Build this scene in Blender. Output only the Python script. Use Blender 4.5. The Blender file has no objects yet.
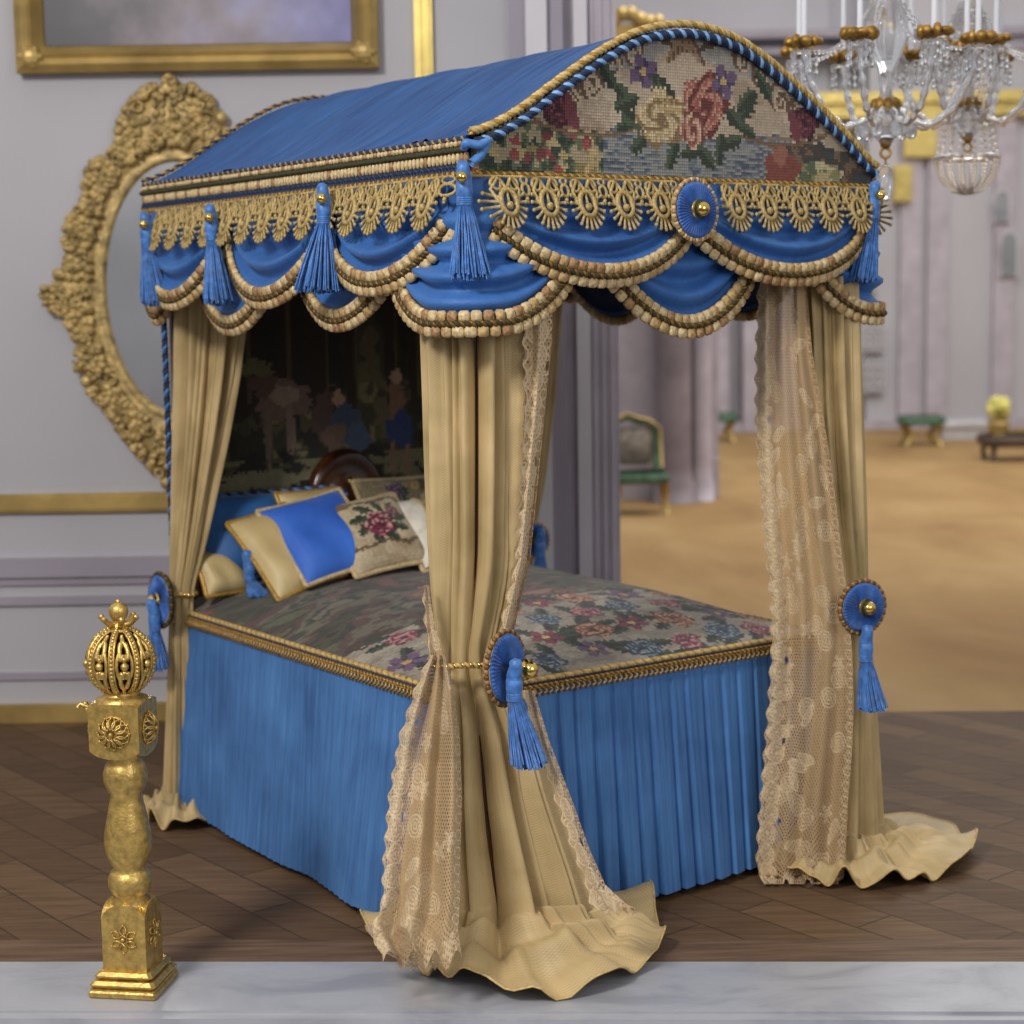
import bpy, math, random
import numpy as np
from mathutils import Matrix, Vector
random.seed(7); RNG = np.random.default_rng(11)
PI = math.pi
SC = bpy.context.scene
COL = SC.collection

# ------------------------------------------------------------------ camera
FPX, PITCH, ROLL, CAMH = 1779.8, .1191, -.0159, 1.75
cd = bpy.data.cameras.new('camera'); cam = bpy.data.objects.new('camera', cd); COL.objects.link(cam)
cd.sensor_width = 36; cd.lens = 36 * FPX / 1024
cam.matrix_world = (Matrix.Translation((0, 0, CAMH)) @ Matrix.Rotation(PI / 2 - PITCH, 4, 'X')
                    @ Matrix.Rotation(ROLL, 4, 'Z'))
cd.clip_end = 200
cd.dof.use_dof = True; cd.dof.focus_distance = 4.55; cd.dof.aperture_fstop = (cd.lens / 1000) / .026
SC.camera = cam

def ray(px, py):
    dx, dy = px - 512, py - 512
    c, s = math.cos(ROLL), math.sin(ROLL)
    x = (dx * c + dy * s) / FPX; u = -(-dx * s + dy * c) / FPX
    cp, sp = math.cos(PITCH), math.sin(PITCH)
    return x, cp + u * sp, -sp + u * cp
def at(px, py, Y):
    r = ray(px, py); t = Y / r[1]
    return np.array([r[0] * t, Y, CAMH + r[2] * t])
def onfloor(px, py, z=0):
    r = ray(px, py); t = (z - CAMH) / r[2]
    return np.array([r[0] * t, r[1] * t, z])

# ------------------------------------------------------------------ helpers
def lin(c):
    if isinstance(c, str):
        c = [int(c[i:i + 2], 16) / 255 for i in (0, 2, 4)]
    else:
        c = [v / 255 for v in c]
    return tuple((v / 12.92 if v <= .04045 else ((v + .055) / 1.055) ** 2.4) for v in c) + (1,)

class NT:
    def __init__(s, name):
        s.m = bpy.data.materials.new(name); s.m.use_nodes = True
        s.t = s.m.node_tree; s.b = s.t.nodes['Principled BSDF']; s.out = s.t.nodes['Material Output']
    def n(s, typ, **kw):
        nd = s.t.nodes.new('ShaderNode' + typ)
        for k, v in kw.items():
            if k in nd.inputs: nd.inputs[k].default_value = v
            else: setattr(nd, k, v)
        return nd
    def l(s, a, b): s.t.links.new(a, b)
    def set(s, **kw):
        for k, v in kw.items(): s.b.inputs[k.replace('_', ' ')].default_value = v
    def coords(s, which='Object', scale=(1, 1, 1), rot=(0, 0, 0)):
        tc = s.n('TexCoord'); mp = s.n('Mapping'); mp.inputs['Scale'].default_value = scale
        mp.inputs['Rotation'].default_value = rot
        s.l(tc.outputs[which], mp.inputs['Vector']); return mp.outputs[0]
    def noise(s, vec, scale, detail=3, rough=.5, dist=0):
        nd = s.n('TexNoise'); nd.inputs['Scale'].default_value = scale; nd.inputs['Detail'].default_value = detail
        nd.inputs['Roughness'].default_value = rough; nd.inputs['Distortion'].default_value = dist
        s.l(vec, nd.inputs['Vector']); return nd.outputs['Fac']
    def ramp(s, fac, stops):
        r = s.n('ValToRGB'); e = r.color_ramp.elements
        while len(e) < len(stops): e.new(.5)
        for el, (p, c) in zip(e, stops): el.position = p; el.color = c
        s.l(fac, r.inputs[0]); return r.outputs[0]
    def math(s, op, a, b=None, c=None):
        nd = s.n('Math', operation=op)
        for i, v in enumerate((a, b, c)):
            if v is None: continue
            if isinstance(v, (int, float)): nd.inputs[i].default_value = v
            else: s.l(v, nd.inputs[i])
        return nd.outputs[0]
    def bump(s, h, strength=.3, dist=.01, normal=None):
        b = s.n('Bump'); b.inputs['Strength'].default_value = strength; b.inputs['Distance'].default_value = dist
        s.l(h, b.inputs['Height'])
        if normal: s.l(normal, b.inputs['Normal'])
        s.l(b.outputs[0], s.b.inputs['Normal']); return b.outputs[0]

def simple(name, c, rough=.6, metal=0, var=.12, scale=30, bump=.15, bdist=.004, sheen=0):
    t = NT(name); v = t.coords(); f = t.noise(v, scale, 4)
    a = lin(c); d = tuple(x * (1 - var * 2.2) for x in a[:3]) + (1,); h = tuple(min(1, x * (1 + var)) for x in a[:3]) + (1,)
    t.l(t.ramp(f, [(.3, d), (.7, h)]), t.b.inputs['Base Color'])
    t.set(Roughness=rough, Metallic=metal)
    if sheen: t.set(Sheen_Weight=sheen, Sheen_Roughness=.4)
    if bump: t.bump(t.noise(v, scale * 2.5, 3), bump, bdist)
    return t.m

def fabric(name, c1, c2, uvscale=(1, 1), slub=1.0, rough=.55, sheen=.25, weave=.0025, wstr=.25, big=3.0, contrast=1.0, wcol=0):
    """woven cloth: slub streaks along V, fine weave bump; UV in metres"""
    t = NT(name)
    v1 = t.coords('UV', (uvscale[0] * 90, uvscale[1] * 3, 1)); n1 = t.noise(v1, 1, 4, .6)
    v2 = t.coords('UV', (big, big, 1)); n2 = t.noise(v2, 1, 3, .55, .3)
    mix = t.math('ADD', t.math('MULTIPLY', n1, .55 * slub), t.math('MULTIPLY', n2, 1 - .55 * slub))
    lo = .5 - .2 / contrast; hi = .5 + .2 / contrast
    col_ = t.ramp(mix, [(lo, lin(c1)), (hi, lin(c2))])
    t.set(Roughness=rough, Sheen_Weight=sheen, Sheen_Roughness=.35)
    uv = t.n('TexCoord').outputs['UV']; sp = t.n('SeparateXYZ'); t.l(uv, sp.inputs[0])
    k = PI / weave
    w = t.math('MULTIPLY', t.math('SINE', t.math('MULTIPLY', sp.outputs[0], k)), t.math('SINE', t.math('MULTIPLY', sp.outputs[1], k)))
    sc_ = t.n('VectorMath', operation='SCALE'); t.l(col_, sc_.inputs[0]); t.l(t.math('MULTIPLY_ADD', w, wcol, 1.0), sc_.inputs['Scale']); t.l(sc_.outputs[0], t.b.inputs['Base Color'])
    h = t.math('ADD', t.math('MULTIPLY', w, .5), t.math('MULTIPLY', n1, 1.2))
    t.bump(h, wstr, .0015)
    return t.m

M = {}
M['silk_roof'] = fabric('blue_dupioni_roof', '16366a', '33639e', (1, 1), 1.1, .6, .0, .004, .3, 2.5)
M['silk_skirt'] = fabric('blue_pleated_cotton', '264d82', '5288c4', (1, 1), .85, .65, .1, .004, .3, 3)  # wide blue range also stands in for shadow patches on the cloth
M['silk_swag'] = fabric('blue_swag_cotton', '1f4f90', '3b70b2', (1, 1), .6, .6, .15, .004, .3, 4)
M['navy'] = fabric('navy_lining', '0b1830', '142747', (1, 1), .6, .8, .05)
M['cushion_blue'] = fabric('bright_blue_cushion_cloth', '2454b4', '3f78dc', (1, 1), .3, .6, .3)
M['cushion_deep'] = fabric('deep_blue_pillow_cloth', '1c4a80', '2d6cae', (1, 1), .3, .6, .3)
M['cushion_gold'] = fabric('pale_gold_cushion_silk', 'ae9560', 'd6c08c', (1, 1), .3, .4, .3)
M['cushion_cream'] = fabric('cream_panel_velvet', 'c8bfae', 'efe8da', (1, 1), .1, .6, .5, .004, .3, 30)
M['drape'] = fabric('gold_tan_drape', '988254', 'd0b584', (.9, 1), .5, .55, .1, .0034, .35, 4, wcol=.13)
M['tassel'] = simple('tassel_floss', (68, 120, 190), .45, 0, .2, 60, 0, sheen=.3)
M['tassel_dark'] = simple('rosette_cotton', (52, 98, 170), .55, 0, .2, 40, .1, sheen=.2)
M['rope_navy'] = simple('navy_cord', (22, 44, 78), .6, 0, .2, 60, .2)
M['rope_blue'] = simple('light_blue_cord', (74, 128, 194), .5, 0, .15, 60, .2, sheen=.2)
M['rope_sky'] = simple('sky_blue_cord', (128, 172, 222), .5, 0, .15, 60, .2)
M['rope_gold'] = simple('gold_cord', (182, 142, 64), .4, .25, .2, 80, .2)
M['rope_cream'] = simple('cream_gold_cord', (206, 176, 112), .5, .1, .15, 80, .2)
M['rope_bronze'] = simple('bronze_cord', (120, 84, 26), .45, .3, .25, 80, .2)
M['pad_cream'] = simple('gimp_cream', (210, 184, 136), .55, 0, .2, 120, .4, .002)
M['pad_mid'] = simple('gimp_gold_tan', (190, 158, 106), .55, 0, .2, 120, .4, .002)
M['pad_brown'] = simple('gimp_tan', (166, 128, 84), .55, 0, .25, 120, .4, .002)
M['olive'] = simple('gimp_olive', (54, 54, 26), .7, 0, .3, 90, .3)
M['guipure'] = simple('gold_guipure_thread', (180, 154, 96), .5, .1, .2, 150, .4, .002)
M['bead_gold'] = simple('polished_gold_bead', (232, 196, 110), .16, 1, .05, 10, 0)
M['gold_post'] = simple('gilded_post', (206, 172, 98), .38, .75, .16, 60, .4, .003)
M['gold_post_shade'] = simple('finial_hollow_shade', (58, 42, 14), .6, .6, .2, 45, .3)  # dark colour paints the shade seen through the open filigree
M['gilt_frame'] = simple('gilt_frame', (202, 174, 114), .5, .35, .25, 22, .5, .01)
M['gilt_pale'] = simple('pale_gilt', (240, 214, 130), .3, .8, .1, 8, .1)
M['gilt_rail'] = simple('gilt_rail', (190, 160, 96), .4, .45, .15, 6, .1)
M['wood_dark'] = simple('dark_polished_walnut', (74, 40, 18), .18, 0, .3, 12, .05)
M['white_paint'] = simple('white_paint', (214, 210, 214), .55, 0, .03, 4, .03)
M['lilac_paint'] = simple('lilac_paint', (186, 177, 186), .6, 0, .08, 5, .03)
M['lilac_dark'] = simple('dark_lilac_paint', (140, 128, 134), .7, 0, .1, 5, .03)  # darker lilac of the broad hall column
M['wall'] = simple('grey_lilac_wall_paint', (186, 184, 189), .7, 0, .03, 1.2, .02)
M['moulding'] = simple('mauve_moulding_paint', (160, 153, 164), .65, 0, .05, 2, .02)
M['green_silk'] = simple('green_chair_silk', (84, 120, 92), .6, 0, .25, 25, .1)
M['grey_silk'] = simple('grey_striped_silk', (150, 140, 128), .7, 0, .2, 20, .1)
M['stone'] = simple('pale_stone', (190, 186, 188), .7, 0, .08, 6, .05)
M['dark_wood'] = simple('brown_wood', (84, 66, 52), .5, 0, .2, 6, .05)
M['flower_yellow'] = simple('pale_yellow_petals', (222, 214, 120), .6, 0, .2, 14, .1)
M['candle'] = simple('white_candle_wax', (226, 226, 232), .4, 0, .03, 8, 0)
M['gilt_chand'] = simple('gilded_bobeche', (186, 142, 66), .4, .6, .3, 30, .4, .006)

def glass(name, c=(.93, .94, .96, 1), rough=.08):
    t = NT(name); v = t.coords(); t.set(Base_Color=c, Roughness=rough, Transmission_Weight=.85, IOR=1.45)
    t.bump(t.noise(v, 60, 2), .25, .004); return t.m
M['glass'] = glass('cut_glass'); M['glass_amber'] = glass('tinted_crystal_beads', (.92, .84, .76, 1), .15)

t = NT('mirror_glass'); v = t.coords()
t.l(t.ramp(t.noise(v, 2, 2), [(.3, lin((198, 198, 200))), (.7, lin((226, 226, 228)))]), t.b.inputs['Base Color'])
t.set(Metallic=1, Roughness=.14); M['mirror'] = t.m

# stitched tapestry: face colours painted by script, stitch relief from UV cells
def tapestry(name, strength=.6, gain=1.0):
    t = NT(name); a = t.n('Attribute', attribute_name='Col')
    uv = t.n('TexCoord').outputs['UV']; sp = t.n('SeparateXYZ'); t.l(uv, sp.inputs[0])
    sx = t.math('ABSOLUTE', t.math('SINE', t.math('MULTIPLY', sp.outputs[0], PI)))
    sy = t.math('ABSOLUTE', t.math('SINE', t.math('MULTIPLY', sp.outputs[1], PI)))
    h = t.math('POWER', t.math('MULTIPLY', sx, sy), .5)
    br = t.math('MULTIPLY_ADD', h, .32 * gain, .74 * gain)
    mx = t.n('VectorMath', operation='SCALE'); t.l(a.outputs['Color'], mx.inputs[0]); t.l(br, mx.inputs['Scale'])
    t.l(mx.outputs[0], t.b.inputs['Base Color']); t.set(Roughness=.85, Sheen_Weight=.15)
    t.bump(h, strength, .003); return t.m
M['stitch'] = tapestry('needlepoint_wool')

# lace: bobbin net with worked motifs; holes are real transparency
def lace(name, c1, c2, p=.0115):
    t = NT(name); a = t.n('Attribute', attribute_name='Col'); ms = t.n('SeparateColor'); t.l(a.outputs['Color'], ms.inputs[0])
    uv = t.n('TexCoord').outputs['UV']; sp = t.n('SeparateXYZ'); t.l(uv, sp.inputs[0])
    def line(expr):
        fr = t.math('FRACT', t.math('DIVIDE', expr, p)); d = t.math('ABSOLUTE', t.math('SUBTRACT', fr, .5))
        return t.math('GREATER_THAN', d, .24)
    l1 = line(t.math('ADD', sp.outputs[0], t.math('MULTIPLY', sp.outputs[1], .6)))
    l2 = line(t.math('SUBTRACT', sp.outputs[0], t.math('MULTIPLY', sp.outputs[1], .6)))
    net = t.math('MAXIMUM', l1, l2)
    # red channel: motif density, green: open (cut out) areas
    al = t.math('MAXIMUM', net, t.math('MULTIPLY', ms.outputs[0], 1.2))
    al = t.math('MULTIPLY', al, t.math('SUBTRACT', 1, ms.outputs[1])); al = t.math('MINIMUM', al, 1)
    t.l(al, t.b.inputs['Alpha'])
    mixc = t.n('Mix', data_type='RGBA'); t.l(ms.outputs[0], mixc.inputs['Factor'])
    mixc.inputs[6].default_value = lin(c1); mixc.inputs[7].default_value = lin(c2)
    t.l(mixc.outputs[2], t.b.inputs['Base Color'])
    t.set(Roughness=.8, Sheen_Weight=.1); t.bump(t.math('ADD', net, t.math('MULTIPLY', ms.outputs[0], 2)), .5, .003)
    return t.m
M['lace'] = lace('tan_bobbin_lace', 'b0936c', 'd6c09c')

# ------------------------------------------------------------------ mesh builder
class MB:
    def __init__(s): s.v = []; s.f = []; s.mi = []; s.uv = []; s.n = 0; s.fc = []; s.vc = []
    def add(s, verts, faces, mi=0, uv=None, vc=None):
        verts = np.asarray(verts, float).reshape(-1, 3); n = len(verts)
        s.v.append(verts); s.uv.append(np.zeros((n, 2)) if uv is None else np.asarray(uv, float).reshape(-1, 2))
        s.vc.append(np.zeros((n, 3)) if vc is None else np.asarray(vc, float).reshape(-1, 3))
        for f in faces: s.f.append(tuple(i + s.n for i in f))
        s.mi += [mi] * len(faces); s.n += n; return s
    def grid(s, P, mi=0, uv=None, cu=False, cv=False, vc=None, keep=None):
        """P[nu,nv,3]"""
        nu, nv = P.shape[:2]; fs = []
        for i in range(nu if cu else nu - 1):
            i2 = (i + 1) % nu
            for j in range(nv if cv else nv - 1):
                if keep is not None and not keep[i][j]: continue
                j2 = (j + 1) % nv
                fs.append((i * nv + j, i2 * nv + j, i2 * nv + j2, i * nv + j2))
        return s.add(P.reshape(-1, 3), fs, mi, None if uv is None else uv.reshape(-1, 2), None if vc is None else vc.reshape(-1, 3))
    def tube(s, path, r, k=6, mi=0, closed=False, cap=True):
        P = np.asarray(path, float); n = len(P)
        r = np.full(n, r) if np.isscalar(r) else np.asarray(r, float)
        if closed: T = np.roll(P, -1, 0) - np.roll(P, 1, 0)
        else: T = np.gradient(P, axis=0)
        T /= np.linalg.norm(T, axis=1)[:, None] + 1e-12
        N = frames(P, T); B = np.cross(T, N)
        a = np.arange(k) * 2 * PI / k
        G = P[:, None] + r[:, None, None] * (N[:, None] * np.cos(a)[None, :, None] + B[:, None] * np.sin(a)[None, :, None])
        base = s.n; s.grid(G, mi, cu=closed, cv=True)
        if cap and not closed:
            s.f.append(tuple(base + i for i in range(k))[::-1]); s.f.append(tuple(base + (n - 1) * k + i for i in range(k))); s.mi += [mi, mi]
        return s
    def rope(s, path, r, pitch, mats=(0, 1), k=5, closed=False, step=7):
        P = resample(path, pitch / step, closed); n = len(P)
        T = (np.roll(P, -1, 0) - np.roll(P, 1, 0)) if closed else np.gradient(P, axis=0)
        T /= np.linalg.norm(T, axis=1)[:, None] + 1e-12
        N = frames(P, T); B = np.cross(T, N); ns = len(mats)
        turns = round(n / step) * 2 * PI if closed else n / step * 2 * PI
        ph = np.arange(n) / n * turns
        for j, m in enumerate(mats):
            a = ph + 2 * PI * j / ns
            Q = P + (N * np.cos(a)[:, None] + B * np.sin(a)[:, None]) * r * .5
            s.tube(Q, r * (.62 if ns == 2 else .55), k, m, closed)
        return s
    def lathe(s, prof, c=(0, 0, 0), k=24, mi=0, axis=None, sq=None, phase=0):
        a = np.arange(k) * 2 * PI / k + phase; pr = np.asarray(prof, float)
        rad = np.ones(k) if sq is None else sq(a)
        G = np.stack([pr[:, 0, None] * np.cos(a) * rad, pr[:, 0, None] * np.sin(a) * rad, np.repeat(pr[:, 1, None], k, 1)], -1)
        if axis is not None: G = G @ basis(axis).T
        G = G + np.asarray(c, float); b = s.n; s.grid(G, mi, cv=True)
        n = len(pr)
        if pr[0, 0] > 1e-5: s.f.append(tuple(b + i for i in range(k))[::-1]); s.mi.append(mi)
        if pr[-1, 0] > 1e-5: s.f.append(tuple(b + (n - 1) * k + i for i in range(k))); s.mi.append(mi)
        return s
    def ball(s, c, r, mi=0, k=10, m=7, axes=None, sq=None):
        th = np.linspace(0, PI, m); ph = np.arange(k) * 2 * PI / k + (PI / 8 if sq else 0)
        r = np.array([r] * 3 if np.isscalar(r) else r, float)
        G = np.stack([np.sin(th)[:, None] * np.cos(ph), np.sin(th)[:, None] * np.sin(ph), np.repeat(np.cos(th)[:, None], k, 1)], -1)
        if sq: G = np.sign(G) * np.abs(G) ** sq
        G = G * r
        if axes is not None: G = G @ np.asarray(axes)      # rows are the local axes
        return s.grid(G + np.asarray(c, float), mi, cv=True)
    def box(s, lo, hi, mi=0, bev=0):
        (x0, y0, z0), (x1, y1, z1) = lo, hi
        if not bev:
            v = [(x, y, z) for z in (z0, z1) for x, y in ((x0, y0), (x1, y0), (x1, y1), (x0, y1))]
            return s.add(v, [(3, 2, 1, 0), (4, 5, 6, 7), (0, 1, 5, 4), (1, 2, 6, 5), (2, 3, 7, 6), (3, 0, 4, 7)], mi)
        def ring(e, z): 
            a, b, c, d = x0 + e, y0 + e, x1 - e, y1 - e; t = bev
            return [(a + t, b, z), (c - t, b, z), (c, b + t, z), (c, d - t, z), (c - t, d, z), (a + t, d, z), (a, d - t, z), (a, b + t, z)]
        G = np.array([ring(bev, z0), ring(0, z0 + bev), ring(0, z1 - bev), ring(bev, z1)])
        b = s.n; s.grid(G, mi, cv=True); s.f += [tuple(b + i for i in range(8))[::-1], tuple(b + 24 + i for i in range(8))]; s.mi += [mi, mi]
        return s
    def torus(s, c, R, r, axis=(0, 0, 1), k=20, kk=6, mi=0, sx=1, sy=1, X=None):
        a = np.arange(k) * 2 * PI / k; A = basis(axis, X)
        P = np.stack([R * sx * np.cos(a), R * sy * np.sin(a), 0 * a], -1) @ A.T + np.asarray(c, float)
        return s.tube(P, r, kk, mi, True)
    def build(s, name, mats, parent=None, frame=None, smooth=True, facecol=None):
        V = np.concatenate(s.v) if s.v else np.zeros((0, 3))
        W = frame if frame is not None else Matrix.Identity(4)
        if parent is not None: W = world_of(parent).inverted() @ W
        A = np.array(W); V = V @ A[:3, :3].T + A[:3, 3]
        me = bpy.data.meshes.new(name); me.from_pydata(V.tolist(), [], s.f)
        mats = [mats] if not isinstance(mats, (list, tuple)) else mats
        for m in mats: me.materials.append(M[m] if isinstance(m, str) else m)
        me.polygons.foreach_set('material_index', s.mi); me.polygons.foreach_set('use_smooth', [smooth] * len(s.f))
        vi = np.zeros(len(me.loops), int); me.loops.foreach_get('vertex_index', vi)
        uv = np.concatenate(s.uv)
        if np.any(uv): me.uv_layers.new(name='UVMap').data.foreach_set('uv', uv[vi].ravel())
        vc = np.concatenate(s.vc)
        if facecol is not None or np.any(vc):
            at_ = me.color_attributes.new('Col', 'FLOAT_COLOR', 'CORNER')
            if facecol is not None:
                lt = np.array([p.loop_total for p in me.polygons]); c = np.repeat(np.asarray(facecol), lt, 0)
            else: c = vc[vi]
            at_.data.foreach_set('color', np.concatenate([c, np.ones((len(c), 1))], 1).astype(np.float32).ravel())
        me.update()
        o = bpy.data.objects.new(name, me); COL.objects.link(o)
        if parent is not None: o.parent = parent
        return o

def basis(axis, X=None):
    z = np.asarray(axis, float); z = z / np.linalg.norm(z)
    x = np.array(X, float) if X is not None else (np.array([1., 0, 0]) if abs(z[0]) < .9 else np.array([0, 1., 0]))
    x = x - z * (x @ z); x /= np.linalg.norm(x); return np.stack([x, np.cross(z, x), z], 1)
def frames(P, T):
    N = np.zeros_like(P); t0 = T[0]; n = np.array([0, 0, 1.]) if abs(t0[2]) < .9 else np.array([1., 0, 0])
    n = n - t0 * (n @ t0); n /= np.linalg.norm(n)
    for i in range(len(P)):
        n = n - T[i] * (n @ T[i]); n /= np.linalg.norm(n) + 1e-12; N[i] = n
    return N
def resample(path, d, closed=False):
    P = np.asarray(path, float)
    if closed: P = np.vstack([P, P[:1]])
    L = np.concatenate([[0], np.cumsum(np.linalg.norm(np.diff(P, axis=0), axis=1))])
    n = max(3, int(L[-1] / d)); s_ = np.linspace(0, L[-1], n + 1)
    Q = np.stack([np.interp(s_, L, P[:, i]) for i in range(3)], 1)
    return Q[:-1] if closed else Q
WORLD = {}
def world_of(o): return WORLD.get(o.name, Matrix.Identity(4))
def tag(o, label, cat, group=None, kind=None):
    o['label'] = label; o['category'] = cat
    if group: o['group'] = group
    if kind: o['kind'] = kind
    return o
def thing(name, label, cat, loc=(0, 0, 0), rz=0, group=None):
    o = bpy.data.objects.new(name, None); COL.objects.link(o); o.empty_display_size = .1
    o.location = loc; o.rotation_euler = (0, 0, rz)
    WORLD[o.name] = Matrix.Translation(loc) @ Matrix.Rotation(rz, 4, 'Z')
    return tag(o, label, cat, group)
def sub(o):            # an identity-transform part acts as the frame of its parent
    WORLD[o.name] = world_of(o.parent); return o
def struct(name, mb, mats, smooth=False, **kw):
    o = mb.build(name, mats, None, smooth=smooth, **kw); o['kind'] = 'structure'; return o

# ------------------------------------------------------------------ noise + stitch canvas
def vnoise(h, w, fy, fx, seed, octv=3):
    r = np.random.default_rng(seed); out = np.zeros((h, w)); amp = 1; tot = 0
    for o in range(octv):
        gy, gx = int(fy * 2 ** o) + 2, int(fx * 2 ** o) + 2; g = r.random((gy, gx))
        y = np.linspace(0, gy - 1.001, h); x = np.linspace(0, gx - 1.001, w)
        yi, xi = y.astype(int), x.astype(int); fy_, fx_ = (y - yi)[:, None], (x - xi)[None]
        fy_, fx_ = fy_ ** 2 * (3 - 2 * fy_), fx_ ** 2 * (3 - 2 * fx_)
        a = g[yi][:, xi] * (1 - fx_) + g[yi][:, xi + 1] * fx_; b = g[yi + 1][:, xi] * (1 - fx_) + g[yi + 1][:, xi + 1] * fx_
        out += amp * (a * (1 - fy_) + b * fy_); tot += amp; amp *= .55
    out /= tot; return (out - out.min()) / (out.max() - out.min())
class Canvas:
    def __init__(s, x0, x1, y0, y1, cell, bg, seed=1):
        s.nx, s.ny = int(round((x1 - x0) / cell)), int(round((y1 - y0) / cell))
        s.x = x0 + (np.arange(s.nx) + .5) * (x1 - x0) / s.nx; s.y = y0 + (np.arange(s.ny) + .5) * (y1 - y0) / s.ny
        s.X, s.Y = np.meshgrid(s.x, s.y); s.C = np.zeros((s.ny, s.nx, 3)); s.C[:] = lin(bg)[:3]
        s.r = np.random.default_rng(seed); s.jit = s.r.normal(0, 1, (s.ny, s.nx))
    def put(s, mask, c): s.C[mask] = lin(c)[:3]
    def local(s, x, y, rot=0):
        c, n = math.cos(rot), math.sin(rot); dx, dy = s.X - x, s.Y - y
        return dx * c + dy * n, -dx * n + dy * c
    def blob(s, x, y, rx, ry, c, rot=0, jag=.18):
        u, v = s.local(x, y, rot); th = np.arctan2(v / ry, u / rx)
        p = s.r.random(3) * 6.3
        d = np.hypot(u / rx, v / ry) + jag * (np.sin(3 * th + p[0]) * .5 + np.sin(5 * th + p[1]) * .4 + np.sin(9 * th + p[2]) * .3) + s.jit * jag * .25
        s.put(d < 1, c); return d
    def leaf(s, x, y, L, W, rot, c=('2c3a24', '47583a')):
        u, v = s.local(x, y, rot); w = W * np.sqrt(np.clip(1 - (u / L) ** 2, 0, 1)) * (1 + .25 * np.sin(u / L * 14))
        m = (np.abs(u) < L) & (np.abs(v) < w); s.put(m, c[0]); s.put(m & (v > w * .15), c[1])
    def rose(s, x, y, r, pal, k=3, rot=0):
        u, v = s.local(x, y, rot); th = np.arctan2(v, u); d = np.hypot(u, v * 1.1) / r
        edge = 1 + .13 * np.sin(5 * th + 1) + s.jit * .05
        w = np.sin(k * th + 10 * d + 2 * np.sin(2 * th)) + s.jit * .22; m = d < edge
        n = len(pal); idx = np.clip(((w + 1.3) / 2.6 * n).astype(int), 0, n - 1)
        for i in range(n): s.put(m & (idx == i), pal[i])
        s.put(m & (d < .2), pal[0]); s.put(m & (d > .9) & (v < 0), pal[0])
    def daisy(s, x, y, r, petal, dark, heart, k=5, rot=0):
        u, v = s.local(x, y, rot); th = np.arctan2(v, u); d = np.hypot(u, v) / r
        e = .55 + .45 * np.abs(np.cos(k * th / 2)) + s.jit * .06
        s.put(d < e, petal); s.put((d < e) & (np.abs(np.sin(k * th / 2)) > .85), dark); s.put(d < .24, heart)
    def curve(s, pts, w, c):
        P = resample([(a, b, 0) for a, b in pts], .006)
        for q in P: s.put(np.hypot(s.X - q[0], s.Y - q[1]) < w * (1 + .2 * s.jit), c)
    def scroll(s, x, y, r, c, turn=1.6, rot=0, flip=1, w=.008):
        t_ = np.linspace(0, turn * 2 * PI, 60); rr = r * (1 - t_ / t_[-1] * .85)
        s.curve([(x + flip * a * math.cos(b + rot), y + a * math.sin(b + rot)) for a, b in zip(rr, t_)], w, c)
    def facecol(s, sat=1.0):
        g_ = s.C.mean(2, keepdims=True); s.C = g_ + (s.C - g_) * sat
        return np.clip(s.C * (1 + s.jit[..., None] * .07), 0, 1)

# ================================================================== ROOM
def slab(name, lo, hi, mat, kind=True):
    return struct(name, MB().box(lo, hi), mat)
# near parquet floor
t = NT('brown_parquet'); v = t.coords('Object', (1, 1, 1), (0, 0, PI / 4 + .1))
bk = t.n('TexBrick'); t.l(v, bk.inputs['Vector'])
for k_, v_ in dict(Scale=1.0).items(): bk.inputs[k_].default_value = v_
bk.inputs['Brick Width'].default_value = .62; bk.inputs['Row Height'].default_value = .15; bk.inputs['Mortar Size'].default_value = .004
bk.inputs['Color1'].default_value = lin((96, 74, 54)); bk.inputs['Color2'].default_value = lin((122, 96, 71)); bk.inputs['Mortar'].default_value = lin((84, 65, 48))
v2 = t.coords('Object', (1.2, 14, 1), (0, 0, PI / 4 + .1)); g = t.noise(v2, 3, 4, .6)
mx = t.n('Mix', data_type='RGBA', blend_type='MULTIPLY'); mx.inputs['Factor'].default_value = .8
t.l(bk.outputs['Color'], mx.inputs[6]); t.l(t.ramp(g, [(.3, (.5, .47, .45, 1)), (.7, (1, 1, 1, 1))]), mx.inputs[7])
t.l(mx.outputs[2], t.b.inputs['Base Color']); t.set(Roughness=.6, Specular_IOR_Level=.15); t.bump(bk.outputs['Fac'], .1, .002)
M['parquet'] = t.m
t = NT('brown_border_boards'); v = t.coords('Object', (1, 12, 1)); g = t.noise(v, 3, 4, .6)
t.l(t.ramp(g, [(.3, lin((84, 64, 50))), (.7, lin((122, 98, 78)))]), t.b.inputs['Base Color']); t.set(Roughness=.6, Specular_IOR_Level=.15); M['border'] = t.m
t = NT('honey_hall_floor'); v = t.coords('Object', (.8, .35, 1)); g = t.noise(v, 1.2, 4, .6, .4)
t.l(t.ramp(g, [(.3, lin((140, 109, 72))), (.55, lin((160, 130, 88))), (.75, lin((172, 144, 104)))]), t.b.inputs['Base Color']); t.set(Roughness=.75, Specular_IOR_Level=.1); M['hall_floor'] = t.m
t = NT('grey_white_marble'); v = t.coords('Object', (1, 2, 1)); g = t.noise(v, 2.2, 6, .6, 1.5)
t.l(t.ramp(g, [(.35, lin((146, 147, 154))), (.5, lin((162, 163, 169))), (.7, lin((172, 172, 177)))]), t.b.inputs['Base Color']); t.set(Roughness=.3); M['marble'] = t.m

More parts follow.
